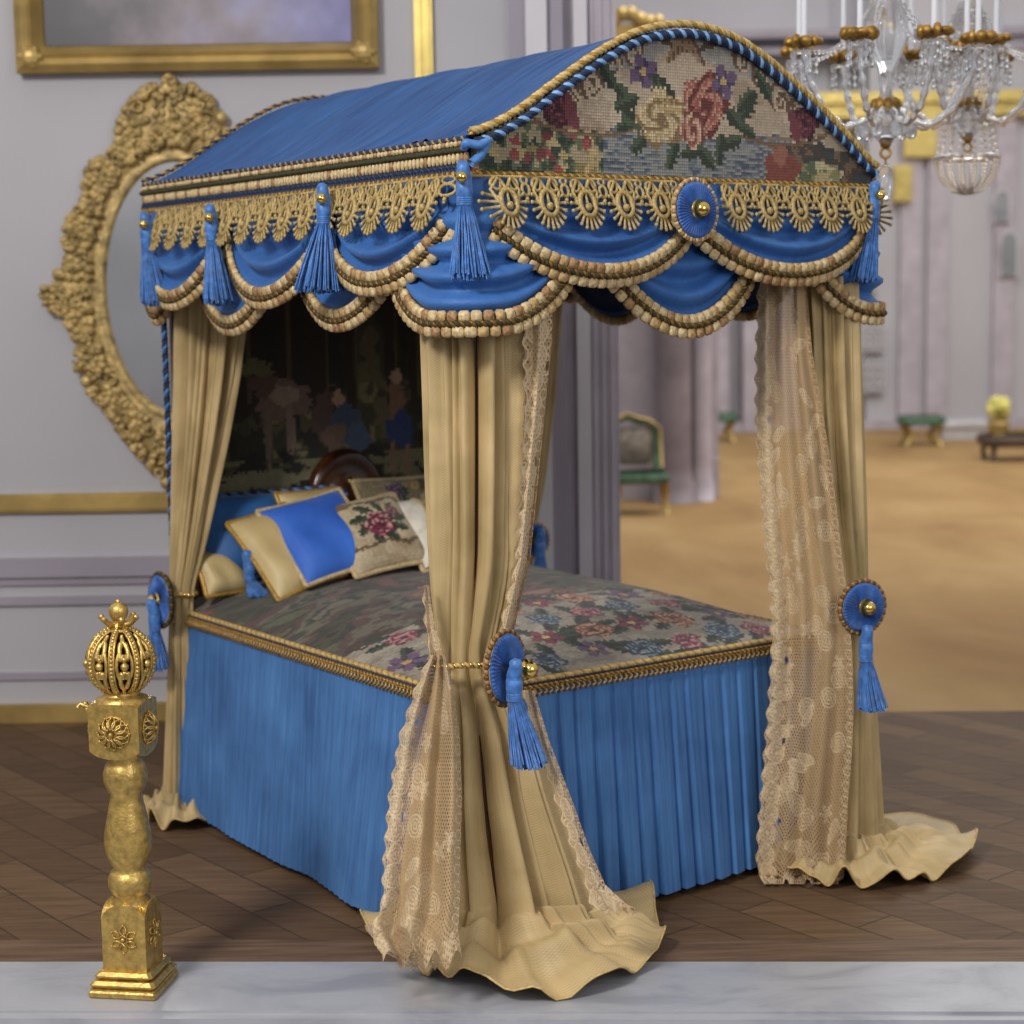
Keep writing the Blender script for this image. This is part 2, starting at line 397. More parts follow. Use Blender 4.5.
SK = -.043
def strip(mb, ya, yb, z0, z1, x0=-3.8, x1=3.6, ka=SK, kb=SK):
    v = [(x, y + k * x, z) for z in (z0, z1) for x, y, k in ((x0, ya, ka), (x1, ya, ka), (x1, yb, kb), (x0, yb, kb))]
    mb.add(v, [(3, 2, 1, 0), (4, 5, 6, 7), (0, 1, 5, 4), (1, 2, 6, 5), (2, 3, 7, 6), (3, 0, 4, 7)]); return mb
struct('floor', strip(MB(), 4.72, 7.42, -.05, 0, kb=-.05), 'parquet')
struct('trim_1', strip(MB(), 4.555, 4.72, -.05, .0005), 'border')
mb = strip(MB(), 4.225, 4.555, -.06, .001); strip(mb, 4.19, 4.225, -.08, -.006); strip(mb, 2.6, 4.19, -.3, -.2)
struct('trim_2', mb, 'marble')
struct('floor_2', strip(MB(), 7.42, 30, -.05, -.001, .3, 14, -.05, 0), 'hall_floor')
WX1 = .225
slab('wall_left', (-3.6, 7.42, 0), (WX1, 7.55, 4.2), 'wall')
# dado, mouldings, skirting of the grey wall
mb = MB(); mb.box((-3.6, 7.385, .905), (.02, 7.42, .96)); mb.box((-3.6, 7.395, .893), (.02, 7.42, .971)); struct('trim_3', mb, 'gilt_rail')
mb = MB()
for z0, z1, o in ((.62, .70, .03), (.585, .62, .015), (.50, .535, .018), (.18, .21, .014)): mb.box((-3.6, 7.42 - o, z0), (.02, 7.42, z1))
struct('trim_4', mb, 'moulding')
mb = MB(); mb.box((-3.6, 7.38, .0), (.02, 7.42, .075)); struct('baseboard_left', mb, 'gilt_rail')
mb = MB(); mb.box((-.365, 7.385, .97), (-.292, 7.42, 4.2)); mb.box((-.353, 7.375, .97), (-.337, 7.385, 4.2)); mb.box((-.32, 7.375, .97), (-.304, 7.385, 4.2)); struct('trim_5', mb, 'gilt_pale')
# white pilaster at the wall's end and the fluted lilac jamb of the opening
mb = MB(); mb.box((.02, 7.36, 0), (.235, 7.5, 4.2), 1)
mb.box((.085, 7.325, .12), (.17, 7.36, 4.2), 0); mb.box((.0, 7.31, 0), (.25, 7.36, .14), 0)
struct('trim_6', mb, ['white_paint', 'moulding'])
mb = MB(); mb.box((.215, 7.44, 0), (.455, 7.62, 4.2))
for i in range(5): mb.tube([(.285 + i * .035, 7.44, .15), (.285 + i * .035, 7.44, 4.2)], .012, 8)
mb.box((.235, 7.42, 0), (.47, 7.62, .14)); struct('trim_7', mb, 'lilac_paint')
mb = MB(); mb.box((.28, 7.40, .14), (.335, 7.445, 4.2)); struct('trim_8', mb, 'white_paint')
# far hall: pier with dark and pale columns, then the panelled far wall
mb = MB(); mb.box((.5, 15.4, 0), (1.80, 15.7, 3.2)); mb.box((.5, 15.35, 0), (1.80, 15.4, .35)); struct('wall_middle', mb, 'lilac_paint')
def column(x, w, mat, name, Y, h):
    mb = MB(); mb.lathe([(w * .62, 0), (w * .62, .15), (w * .52, .2), (w * .5, .3), (w * .47, h - .3), (w * .56, h - .2), (w * .6, h)], (x, Y, 0), 20)
    struct(name, mb, mat, True)
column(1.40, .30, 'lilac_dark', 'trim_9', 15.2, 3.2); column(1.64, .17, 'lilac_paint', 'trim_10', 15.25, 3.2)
mb = MB(); mb.box((.3, 23.3, -.1), (4.15, 23.6, 9)); mb.box((4.6, 23.0, -.1), (14, 23.3, 9)); mb.box((4.15, 23.5, -.1), (4.6, 23.6, 9)); struct('wall_far', mb, 'wall')
mb = MB()
for x in (2.55, 3.0, 3.45, 3.9, 5.0, 5.35, 6.2, 6.9, 7.5): mb.box((x, 22.9, -.1), (x + .26, 23.4, 3.9))
mb.box((2, 22.95, -.1), (14, 23.4, .12)); struct('trim_11', mb, 'lilac_paint')
mb = MB(); mb.box((2, 22.8, 3.95), (14, 23.4, 4.25)); mb.box((2, 22.7, 4.12), (14, 23.4, 4.25)); struct('trim_12', mb, 'gilt_pale')
mb = MB(); mb.box((.3, 22.85, 4.95), (14, 23.4, 5.05)); mb.box((.3, 22.85, 4.75), (14, 23.4, 4.82)); struct('trim_13', mb, 'moulding')
mb = MB(); mb.box((5.02, 22.8, 3.45), (5.42, 23.0, 3.95)); mb.box((4.9, 22.8, 2.9), (5.12, 23, 3.35)); struct('trim_14', mb, 'gilt_pale')
def window(n, px0, px1, py0, py1, Y, arch, bars):
    a = at(px0, py1, Y); b = at(px1, py0, Y); x0, z0, x1, z1 = a[0], a[2], b[0], b[2]; w = x1 - x0; zs_ = z1 - (w / 2 if arch else 0)
    prof_ = [(x0, z0), (x1, z0)] + ([((x0 + x1) / 2 + w / 2 * math.cos(t_), zs_ + w / 2 * math.sin(t_)) for t_ in np.linspace(0, PI, 13)] if arch else [(x1, z1), (x0, z1)])
    mb = MB(); k = len(prof_); mb.add([(x, Y, z) for x, z in prof_], [tuple(range(k))], 0)
    mb.tube([(x, Y, z) for x, z in prof_], .014, 6, 1, True)
    for i in range(1, bars): mb.box((x0 + w * i / bars - .015, Y - .03, z0), (x0 + w * i / bars + .015, Y, zs_), 1)
    for i in range(1, 4 if not arch else 1): z = z0 + (zs_ - z0) * i / 4; mb.box((x0, Y - .03, z - .015), (x1, Y, z + .015), 1)
    struct('window_%d' % n, mb, ['pane', 'white_paint'])
M['pane'] = simple('grey_green_pane', (150, 152, 158), .4, 0, .12, 3, 0)
window(1, 861, 877, 246, 292, 22.9, True, 1); window(2, 862, 884, 322, 352, 22.9, False, 3); window(3, 864, 884, 358, 392, 22.9, False, 3)
window(4, 994, 1010, 190, 222, 22.85, True, 1); window(5, 1000, 1018, 232, 276, 22.85, True, 1)
# ---------------------------------------------------------------- painting
Y = 7.33
fr = thing('framed_painting', 'gilt framed landscape painting hung high on grey wall', 'painting', (-1.25, 7.42, 2.70))
pa, pb = at(15, 73, Y), at(378, 66, Y); x0, x1, zb = pa[0], pb[0], (pa[2] + pb[2]) / 2; zt = zb + 1.05
mb = MB(); prof = [(0, .0), (0, .07), (.03, .09), (.055, .075), (.07, .085), (.105, .03), (.115, .0)]
def rect_frame(mb, x0, x1, z0, z1, prof, y, mi=0):
    G = []
    for sx, sz in ((x0, z0), (x1, z0), (x1, z1), (x0, z1)):
        dx = 1 if sx == x0 else -1; dz = 1 if sz == z0 else -1
        G.append([(sx + dx * o, y - h, sz + dz * o) for o, h in prof])
    mb.grid(np.array(G), mi, cu=True)
rect_frame(mb, x0, x1, zb, zt, prof, 7.42)
for cx in (x0 + .06, x1 - .06):
    mb.ball((cx, 7.335, zb + .06), (.045, .02, .04)); 
    for k in range(6): mb.ball((cx + .04 * math.cos(k), 7.34, zb + .06 + .035 * math.sin(k)), .015)
mb.build('frame', 'gilt_rail', fr, smooth=False)
cv = Canvas(x0 + .11, x1 - .11, zb + .11, zt - .11, .008, '8f86a0', 5)
nz = vnoise(cv.ny, cv.nx, 3, 5, 3, 5); h = (cv.X - cv.X.min()) / np.ptp(cv.X) + (nz - .5) * .5
pc = np.array([lin(c)[:3] for c in ('241f28', '332c36', '5c5058', '746872', '7c7690', '7f7ca6', '7472a4')]); hx = np.clip(h * 1.05 - .02, 0, 1)
nz2 = vnoise(cv.ny, cv.nx, 8, 12, 9, 4)
for ch_ in range(3): cv.C[..., ch_] = np.interp(hx, np.linspace(0, 1, 7), pc[:, ch_]) * (.75 + .5 * nz2)
G = np.stack([np.repeat(np.linspace(x0 + .11, x1 - .11, cv.nx + 1)[None], cv.ny + 1, 0), np.full((cv.ny + 1, cv.nx + 1), 7.40), np.repeat(np.linspace(zb + .11, zt - .11, cv.ny + 1)[:, None], cv.nx + 1, 1)], -1)
t = NT('oil_on_canvas'); a = t.n('Attribute', attribute_name='Col'); t.l(a.outputs['Color'], t.b.inputs['Base Color']); t.set(Roughness=.4); M['oil'] = t.m
mb = MB(); mb.grid(G); mb.build('canvas', 'oil', fr, facecol=cv.C.reshape(-1, 3))

# ---------------------------------------------------------------- oval mirror
mc = at(178, 284, 7.36); cx, cz = mc[0], mc[2] - .02; A_, B_ = .315, .53
mi = thing('wall_mirror', 'oval mirror in ornate gilt scrollwork frame hung on grey wall', 'mirror', (cx, 7.42, cz))
th = np.linspace(0, 2 * PI, 72, endpoint=False)
mb = MB(); ring = [(cx + A_ * math.cos(a), 7.385, cz + B_ * math.sin(a)) for a in th]
mb.add([(cx, 7.385, cz)] + ring, [(0, 1 + (i + 1) % 72, 1 + i) for i in range(72)]); mb.build('mirror_glass', 'mirror', mi, smooth=False)
mb = MB()
def outline(a):      # lobed outer edge: crest at the top, ears left and right
    b = .126 + .032 * abs(math.sin(6.5 * (a - PI / 2)))
    for c_, h_, w_ in ((PI / 2, .185, .46), (-PI / 2, .17, .46), (0, .085, .16), (PI, .085, .16)):
        d = (a - c_ + PI) % (2 * PI) - PI; b += h_ * (max(0, 1 - abs(d) / w_) if h_ > .1 else max(0, 1 - (d / w_) ** 2) ** .8)
    return b
n = 160; G = []
for i in range(n):
    a = 2 * PI * i / n; nx, nz_ = math.cos(a) / A_, math.sin(a) / B_; q = math.hypot(nx, nz_); nx /= q; nz_ /= q
    w = outline(a); row = []
    for s_, hgt in ((-.02, 0), (-.015, .035), (.01, .05), (.025, .03), (.04, .045), (.5, .06), (.85, .045), (1, 0)):
        o = s_ if s_ < .045 else .04 + (w - .04) * s_
        row.append((cx + A_ * math.cos(a) + nx * o, 7.415 - hgt, cz + B_ * math.sin(a) + nz_ * o))
    G.append(row)
mb.grid(np.array(G), cu=True); mb.build('frame', 'gilt_frame', mi)
mb = MB()
for i in range(420):
    a = 2 * PI * random.random(); w = outline(a); nx, nz_ = math.cos(a) / A_, math.sin(a) / B_; q = math.hypot(nx, nz_); nx /= q; nz_ /= q
    for k in range(3):
        o = .05 + (w - .04) * random.random(); P = (cx + A_ * math.cos(a) + nx * o, 7.35, cz + B_ * math.sin(a) + nz_ * o)
        r = random.uniform(.008, .022)
        if k == 0 and i % 2: mb.torus(P, r, .006, (0, -1, 0), 10, 5)
        else: mb.ball(P, (r, .02, r * random.uniform(.5, 1)), 0, 8, 5, basis((0, -1, 0), (random.random() - .5, 0, random.random() - .5)).T)
for i in range(60):
    a = 2 * PI * i / 60; w = outline(a); nx, nz_ = math.cos(a) / A_, math.sin(a) / B_; q = math.hypot(nx, nz_)
    mb.ball((cx + A_ * math.cos(a) + nx / q * (w - .005), 7.375, cz + B_ * math.sin(a) + nz_ / q * (w - .005)), (.028, .025, .028), 0, 9, 6)
mb.build('scrollwork', 'gilt_frame', mi)

# ---------------------------------------------------------------- hall furniture
c0 = onfloor(640, 513)
ch = thing('gilded_armless_chair', 'green and gold upholstered chair standing against far column', 'chair', tuple(c0))
def cpart(nm, mb, m): return mb.build(nm, m, ch, Matrix.Translation(c0) @ Matrix.Scale(.9, 4))
cpart('seat', MB().box((-.24, -.22, .28), (.26, .22, .38), 0, .04), 'green_silk')
mb = MB(); mb.box((-.20, .2, .42), (.14, .24, .76), 0, .03); cpart('backrest', mb, 'grey_silk')
mb = MB(); mb.tube([(-.23, .22, .36), (-.23, .22, .8), (-.1, .22, .86), (.0, .22, .82), (.1, .22, .8), (.17, .22, .74), (.18, .22, .36)], .03, 8); cpart('back_frame', mb, 'green_silk')
mb = MB(); mb.tube([(-.2, .19, .84), (-.1, .19, .89), (.0, .19, .85), (.1, .19, .83), (.2, .19, .76), (.215, .19, .4)], .015, 6); cpart('gilt_edge', mb, 'gilt_rail')
for sx in (-.2, .22):
    for sy in (-.18, .18):
        mb = MB(); mb.tube([(sx, sy, .29), (sx * 1.02, sy, .15), (sx * 1.05, sy * 1.05, 0)], [.03, .022, .018], 8); cpart('leg', mb, 'gilt_rail')
def stool(px, py, Y, label):
    q = at(px, py, Y); q[2] = 0; sc = 1.0
    s_ = thing('gilt_stool', label, 'stool', tuple(q))
    F = Matrix.Translation(q)
    MB().box((-.26, -.2, .24), (.26, .2, .34), 0, .04).build('seat', 'green_silk', s_, F)
    for sx in (-1, 1):
        for sy in (-.15, .15):
            mb = MB(); mb.tube([(sx * .2, sy, .25), (sx * .13, sy, .12), (sx * .2, sy, 0)], .03, 6); mb.build('leg', 'gilt_rail', s_, F)
stool(716, 425, 21.5, 'small gilt stool with green top seen through the bed')
stool(921, 428, 20.5, 'small gilt stool with dark green top beside pale stone bench')
q0, q1 = onfloor(943, 440), onfloor(986, 439)
mb = MB(); mb.box((q0[0], q0[1], 0), (q1[0], q0[1] + .5, .13)); mb.box((q0[0] - .05, q0[1] - .03, .13), (q1[0] + .05, q0[1] + .55, .21), 0, .02)
bn = mb.build('stone_bench', 'stone', smooth=False); tag(bn, 'low pale stone bench against the far panelled hall wall', 'bench')
c0 = at(1030, 440, 18.5); c0[2] = 0
tb = thing('console_table', 'dark low wooden table carrying a pot of yellow flowers', 'table', tuple(c0)); F = Matrix.Translation(c0)
MB().box((-.5, -.25, .15), (.5, .25, .27), 0, .02).build('tabletop', 'dark_wood', tb, F)
for sx in (-.42, .42):
    for sy in (-.2, .2):
        mb = MB(); mb.tube([(sx, sy, .16), (sx * 1.04, sy, .08), (sx * .98, sy, 0)], [.035, .025, .03], 8); mb.build('leg', 'dark_wood', tb, F)
pv = thing('flower_pot', 'pot of pale yellow flowers standing on dark console table', 'flower pot', tuple(c0 + np.array([-.33, 0, .27]))); F = Matrix.Translation(c0 + np.array([-.33, 0, .27]))
MB().lathe([(.07, 0), (.1, .05), (.12, .14), (.1, .15)], (0, 0, 0), 14).build('pot', 'gilt_rail', pv, F)
mb = MB()
for i in range(34): 
    d = RNG.normal(0, 1, 3); d /= np.linalg.norm(d); mb.ball(np.array([0, 0, .27]) + d * (.09, .09, .10), .045, 0, 7, 5)
mb.build('flowers', 'flower_yellow', pv, F)
# gilded overdoor ornament
q = at(620, 30, 15.3)
mb = MB(); mb.box((q[0] - .34, 15.1, q[2] - .5), (q[0] + .34, 15.35, q[2] + .02))
for i in range(9): mb.ball((q[0] - .3 + i * .075, 15.1, q[2] + .03 + .09 * max(0, 1 - abs(i - 4.5) / 2.0)), .065, 0, 8, 6)
mb.box((q[0] - .5, 15.1, 3.2), (q[0] + .5, 15.4, q[2] - .45)); struct('trim_16', mb, 'gilt_rail')

# ---------------------------------------------------------------- chandeliers
def chandelier(name, label, c, R, n_arms, zb, bowl, off):
    o = thing(name, label, 'chandelier', tuple(c)); F = Matrix.Translation(c)
    mb = MB(); mb.lathe([(.012, 2.2), (.012, .5), (.05, .45), (.03, .38), (.06, .28), (.075, .2), (.03, .1), (.02, .02), (.05, -.03), (.07, -.08), (.02, -.14)], (0, 0, 0), 16)
    mb.build('stem', 'glass', o, F)
    mb = MB()
    for k in range(8):
        a = k * PI / 4; mb.ball((.035 * math.cos(a), .035 * math.sin(a), -.02), (.02, .02, .028), 0, 7, 5)
    mb.ball((0, 0, -.02), .03); mb.build('gilt_hub', 'gilt_chand', o, F)
    mb = MB(); mb.ball((0, 0, -.14), .02); mb.torus((0, 0, -.172), .016, .005, (0, 1, 0)); mb.tube([(0, 0, -.185), (0, 0, -.21)], .004, 5); mb.build('gilt_ring', 'gilt_chand', o, F)
    for k in range(n_arms):
        a = 2 * PI * k / n_arms + off; d = np.array([math.cos(a), math.sin(a), 0]); up = np.array([0, 0, 1.])
        P = [d * R * s_ + up * z_ for s_, z_ in ((.05, .0), (.25, -.07), (.5, -.09), (.75, -.04), (.93, .06), (1, .16))]
        P = resample(P, .012); ar = MB(); ar.tube(P, .011 + .003 * np.sin(np.arange(len(P)) * 1.6), 7); am = sub(ar.build('arm', 'glass', o, F))
        e = d * R + up * .16
        b_ = MB(); b_.lathe([(.008, 0), (.03, .008), (.045, .02), (.04, .012), (.012, .012)], e, 14)
        for j in range(8):
            w = j * PI / 4; b_.ball(e + np.array([.042 * math.cos(w), .042 * math.sin(w), .02]), (.02 * random.uniform(.6, 1.3), .02, .016 * random.uniform(.7, 1.6)), 0, 7, 5)
        b_.build('bobeche', 'gilt_chand', am, F)
        MB().lathe([(.009, .02), (.009, .33), (.005, .345), (.001, .36)], e, 10).build('candle', 'candle', am, F)
        dr = MB()
        for j in range(5):
            w = 2 * PI * j / 5; dr.tube([e + np.array([.04 * math.cos(w), .04 * math.sin(w), z]) for z in (-.01, -.05, -.09)], .003, 4)
            for q_ in range(3): dr.ball(e + np.array([.04 * math.cos(w), .04 * math.sin(w), -.02 - .028 * q_]), (.009, .009, .013), 0, 6, 5)
        # swag of beads from this arm to the hub
        sw = [d * (.06 + (R - .06) * s_) + up * (.3 - .14 * s_ - .25 * s_ * (1 - s_)) for s_ in np.linspace(0, 1, 18)]; dr.tube(sw, .003, 4); dr.torus(e + (0, 0, -.012), .04, .003)
        for q in sw: dr.ball(q, .0085, 0, 6, 5)
        dr.build('bead_string', 'glass', am, F)
    mb = MB()
    if not bowl:
        for k in range(9):
            a = 2 * PI * k / 9; dm = MB(); dm.ball((.085 * math.cos(a), .085 * math.sin(a), -.1), (.02, .02, .03), 0, 9, 7); dm.build('glass_drop', 'glass', o, F)
        mb.ball((0, 0, -.27), (.028, .028, .065), 0, 10, 8); mb.build('pendant_drop', 'glass', o, F)
    else:
        for k in range(16):
            a = 2 * PI * k / 16
            for s_ in np.linspace(0, 1, 15):
                r = .11 * math.cos(s_ * 1.45) + .005; mb.ball((r * math.cos(a), r * math.sin(a), zb - .13 * math.sin(s_ * 1.5)), .008, 0, 6, 5)
            for s_ in np.linspace(0, 1, 22): r = .03 + .085 * s_ ** 1.5; mb.ball((r * math.cos(a), r * math.sin(a), .32 + (zb - .32) * s_), .007, 0, 6, 4)
        mb.torus((0, 0, zb), .115, .008); mb.build('bead_basket', 'glass_amber', o, F)
    return o
chandelier('crystal_chandelier', 'crystal chandelier with gilt flower cups and one clear teardrop pendant', at(886, 100, 6.0), .30, 8, 0, False, .3)
chandelier('crystal_chandelier', 'beaded crystal chandelier with a round bead basket hanging below', at(968, 105, 6.7) + np.array([0, 0, .02]), .27, 8, -.21, True, .1)

# ================================================================== BED
TH = .618; NX, NY = -.0949, 4.5237
W, L = 1.432, 1.935
BF = Matrix.Translation((NX, NY, 0)) @ Matrix.Rotation(TH, 4, 'Z')
def l2w(a, b, z=0): 
    p = BF @ Vector((a, b, z)); return np.array(p)
bed = thing('canopy_bed', 'four poster bed with arched blue canopy, swags and pleated skirt', 'bed', (NX, NY, 0), TH)
def bp(name, mb, mats, parent=bed, **kw): return sub(mb.build(name, mats, parent, BF, **kw))

PER = [('L', 0)]
def per(l, out):
    """point on the canopy perimeter: l<0 up the left side, 0 near corner, 0..W foot side, >W right side"""
    R = .045 + max(out, 0); l = float(l)
    def corner(t, c, n0, n1):
        n = np.array(n0) * math.cos(t) + np.array(n1) * math.sin(t); return np.array(c) + n * (out + .03), n
    r = .03
    if l < -r: return np.array([-out, -l]), np.array([-1., 0])
    if l <= r: return corner((l + r) / (2 * r) * PI / 2, (r, r), (-1., 0), (0, -1.))
    if l < W - r: return np.array([l, -out]), np.array([0, -1.])
    if l <= W + r: return corner((l - W + r) / (2 * r) * PI / 2, (W - r, r), (0, -1.), (1., 0))
    return np.array([W + out, l - W]), np.array([1., 0])
def P3(l, out, z): p, n = per(l, out); return np.array([p[0], p[1], z])

# ---- roof
hp = [(0, 2.466), (.07, 2.462), (.19, 2.436), (.24, 2.412), (.33, 2.368), (.4, 2.324), (.475, 2.28), (.555, 2.225), (.602, 2.198), (.66, 2.172), (.7, 2.155), (.73, 2.148)]
hpr = hp[:9] + [(.66, 2.15), (.7, 2.118), (.73, 2.10)]
def archz(a):
    d = abs(a - W / 2); h_ = hp if a < W / 2 else hpr; return float(np.interp(d, [p[0] for p in h_], [p[1] for p in h_]))
As = np.linspace(-.012, W + .012, 90)
zs = np.array([archz(a) for a in As]); zs = np.convolve(np.pad(zs, 3, 'edge'), np.ones(7) / 7, 'valid')
Bs = np.linspace(-.02, L + .01, 400)
rib = vnoise(400, 90, 70, 1.6, 4, 2)
G = np.zeros((400, 90, 3)); uv = np.zeros((400, 90, 2)); arc = np.concatenate([[0], np.cumsum(np.hypot(np.diff(As), np.diff(zs)))])
for i, b in enumerate(Bs):
    sag = -.03 * math.sin(PI * (b / L)) * 0
    G[i, :, 0] = As; G[i, :, 1] = b; G[i, :, 2] = zs + .024 * (rib[i] - .5) + sag; uv[i, :, 0] = b; uv[i, :, 1] = arc
mb = MB(); mb.grid(G, 0, uv); roof = bp('canopy_roof', mb, 'silk_roof')
mb = MB(); G2 = G[::6].copy(); G2[..., 2] -= .02; G2[..., 0] = (G2[..., 0] - W / 2) * .985 + W / 2; mb.grid(G2, 0, uv[::6] + .01); bp('roof_lining', mb, 'navy', roof)
arch = [(a, -.02, z + .008) for a, z in zip(As, zs)]
mb = MB(); mb.rope([(a, b - .006, z + .004) for a, b, z in arch], .0115, .045, (0, 1, 0)); bp('arch_cord', mb, ['rope_cream', 'rope_gold'], roof)
mb = MB(); mb.rope([(W / 2 + (a - W / 2) * .985, b - .012, z - .0215) for a, b, z in arch], .0125, .042, (0, 1, 0)); bp('arch_cord', mb, ['rope_navy', 'rope_sky'], roof)
mb = MB(); mb.rope([(a, L + .01, z + .006) for a, b, z in arch], .008, .04, (0, 1)); bp('arch_cord', mb, ['rope_gold', 'rope_navy'], roof)
# ---- needlepoint pediment
z0, z1 = 2.06, 2.49
cv = Canvas(0, W, z0, z1, .0078, 'b89f7e', 21)
n1 = vnoise(cv.ny, cv.nx, 6, 20, 31); n2 = vnoise(cv.ny, cv.nx, 14, 50, 32)
cv.put(n1 > .62, 'c6b08e'); cv.put(n1 < .3, 'a88e6e')
top = cv.Y > 2.36 + .03 * np.cos((cv.X - .72) * 9)
cv.put(top, '9a9488'); cv.put(top & (n2 > .6), 'a9a193')
wat = (cv.Y < 2.19 + (n1 - .5) * .05) & (cv.X > .3) & (cv.X < 1.1); rows = np.sin(cv.Y * 330 + 5 * n1 * 3)
cv.put(wat, '8c8b84'); cv.put(wat & (rows + (n2 - .5) * 3 > .1), '66707a'); cv.put(wat & (rows + (n2 - .5) * 3 > .9), '46566a')
fol = (cv.Y < 2.195 + .05 * (n1 - .5)) & (cv.X < .42)
cv.put(fol, 'a8946a')
for thr, c in ((.45, '5f6a42'), (.55, '38492f'), (.68, '24352a')): cv.put(fol & (n2 > thr), c)
for i in range(46):
    x, y = cv.r.random() * .42, 2.065 + cv.r.random() * .13; cv.blob(x, y, .016, .013, ['7d2a28', '9c3b30', 'b59a52', 'c2a45c', '8f7b3a', '2b4034'][i % 6], 0, .3)
fr_ = (cv.Y < 2.17 + .05 * (n1 - .5)) & (cv.X > 1.05); cv.put(fr_, '7a6142')
for thr, c in ((.4, '5a3a2a'), (.55, '3c4030'), (.66, '36404a')): cv.put(fr_ & (n2 > thr), c)
cv.blob(1.07, 2.10, .07, .05, '8c3a24'); cv.blob(1.06, 2.145, .03, .03, 'a35a3c')
for i in range(26): cv.blob(1.12 + cv.r.random() * .2, 2.07 + cv.r.random() * .05, .022, .016, ['cbb880', 'b9a468', '8f8a4a', '5c6a44'][i % 4], 0, .3)
# scrolls and ribbons
for fx in (-1, 1):
    X_ = lambda d: W / 2 + fx * d
    cv.curve([(X_(.52), 2.20), (X_(.42), 2.175), (X_(.3), 2.17), (X_(.2), 2.19)], .006, '7a5a38')
    cv.curve([(X_(.55), 2.215), (X_(.43), 2.19), (X_(.3), 2.185)], .004, '927048')
    for dx, y, r in ((.34, 2.30, .045), (.27, 2.36, .04), (.40, 2.27, .03), (.2, 2.40, .04)):
        cv.scroll(X_(dx), y, r, '6e4e34', 1.4, 1 if fx > 0 else 2, fx); cv.scroll(X_(dx) + .01, y - .012, r * .8, 'c9ae86', 1.2, 1, fx, .005)
    cv.curve([(X_(.05), 2.42), (X_(.12), 2.44), (X_(.2), 2.43), (X_(.27), 2.38)], .008, '5e4530')
    cv.blob(X_(.44), 2.235, .06, .04, '54182a', .4 * fx); cv.rose(X_(.44), 2.235, .05, ['3f1220', '6c2032', '8e3444', '571a2a'], 2)
    cv.blob(X_(.40), 2.225, .02, .045, '7d2b3a', .3)
    cv.leaf(X_(.22), 2.27, .05, .022, .9 * fx); cv.leaf(X_(.21), 2.21, .045, .018, -.5 * fx); cv.leaf(X_(.28), 2.33, .05, .018, -.9)
cv.blob(.70, 2.28, .19, .12, 'bfa685', 0, .12)
for i in range(9): cv.leaf(.66 + .012 * i, 2.40 + .035 * math.sin(i / 8 * PI), .035, .011, 1.0 + i * .14, ('6a4a30', 'a07a50'))
for x, y, rot in ((.52, 2.22, 2.6), (.55, 2.16, .7), (.66, 2.13, 1.2), (.78, 2.13, -.8), (.87, 2.17, .3), (.88, 2.24, -.7), (.60, 2.32, 2.0), (.73, 2.14, .2), (.64, 2.30, 2.3), (.83, 2.15, 1.4), (.5, 2.26, .4), (.93, 2.29, .7)): cv.leaf(x, y, .045, .02, rot)
cv.rose(.62, 2.225, .082, ['8a6a38', 'b08e4e', 'cdb06c', 'd9c08c', 'bf9c58'], 3, .4); cv.rose(.775, 2.27, .085, ['6a2018', '95402c', 'b8674a', 'c98a66', 'a04a36'], 3, 1.2)
cv.rose(.735, 2.20, .05, ['7c3626', 'a85c42', 'c98a66', 'd6a680'], 2, 2.)
for x, y in ((.56, 2.345), (.845, 2.335)): cv.daisy(x, y, .048, '6a4a72', '42305a', 'c4a048', 4, .4)
mb = MB(); xs = np.linspace(0, W, cv.nx + 1); ys = np.linspace(z0, z1, cv.ny + 1); XX, YY = np.meshgrid(xs, ys)
keep = cv.Y < np.array([archz(a) for a in cv.x])[None] - .003
ii, jj = np.meshgrid(np.arange(cv.nx + 1.), np.arange(cv.ny + 1.))
mb.grid(np.stack([XX, np.full_like(XX, -.012), YY], -1), 0, np.stack([ii, jj], -1), keep=keep)
bp('needlepoint_pediment', mb, 'stitch', facecol=cv.facecol(.74)[keep] * .92)
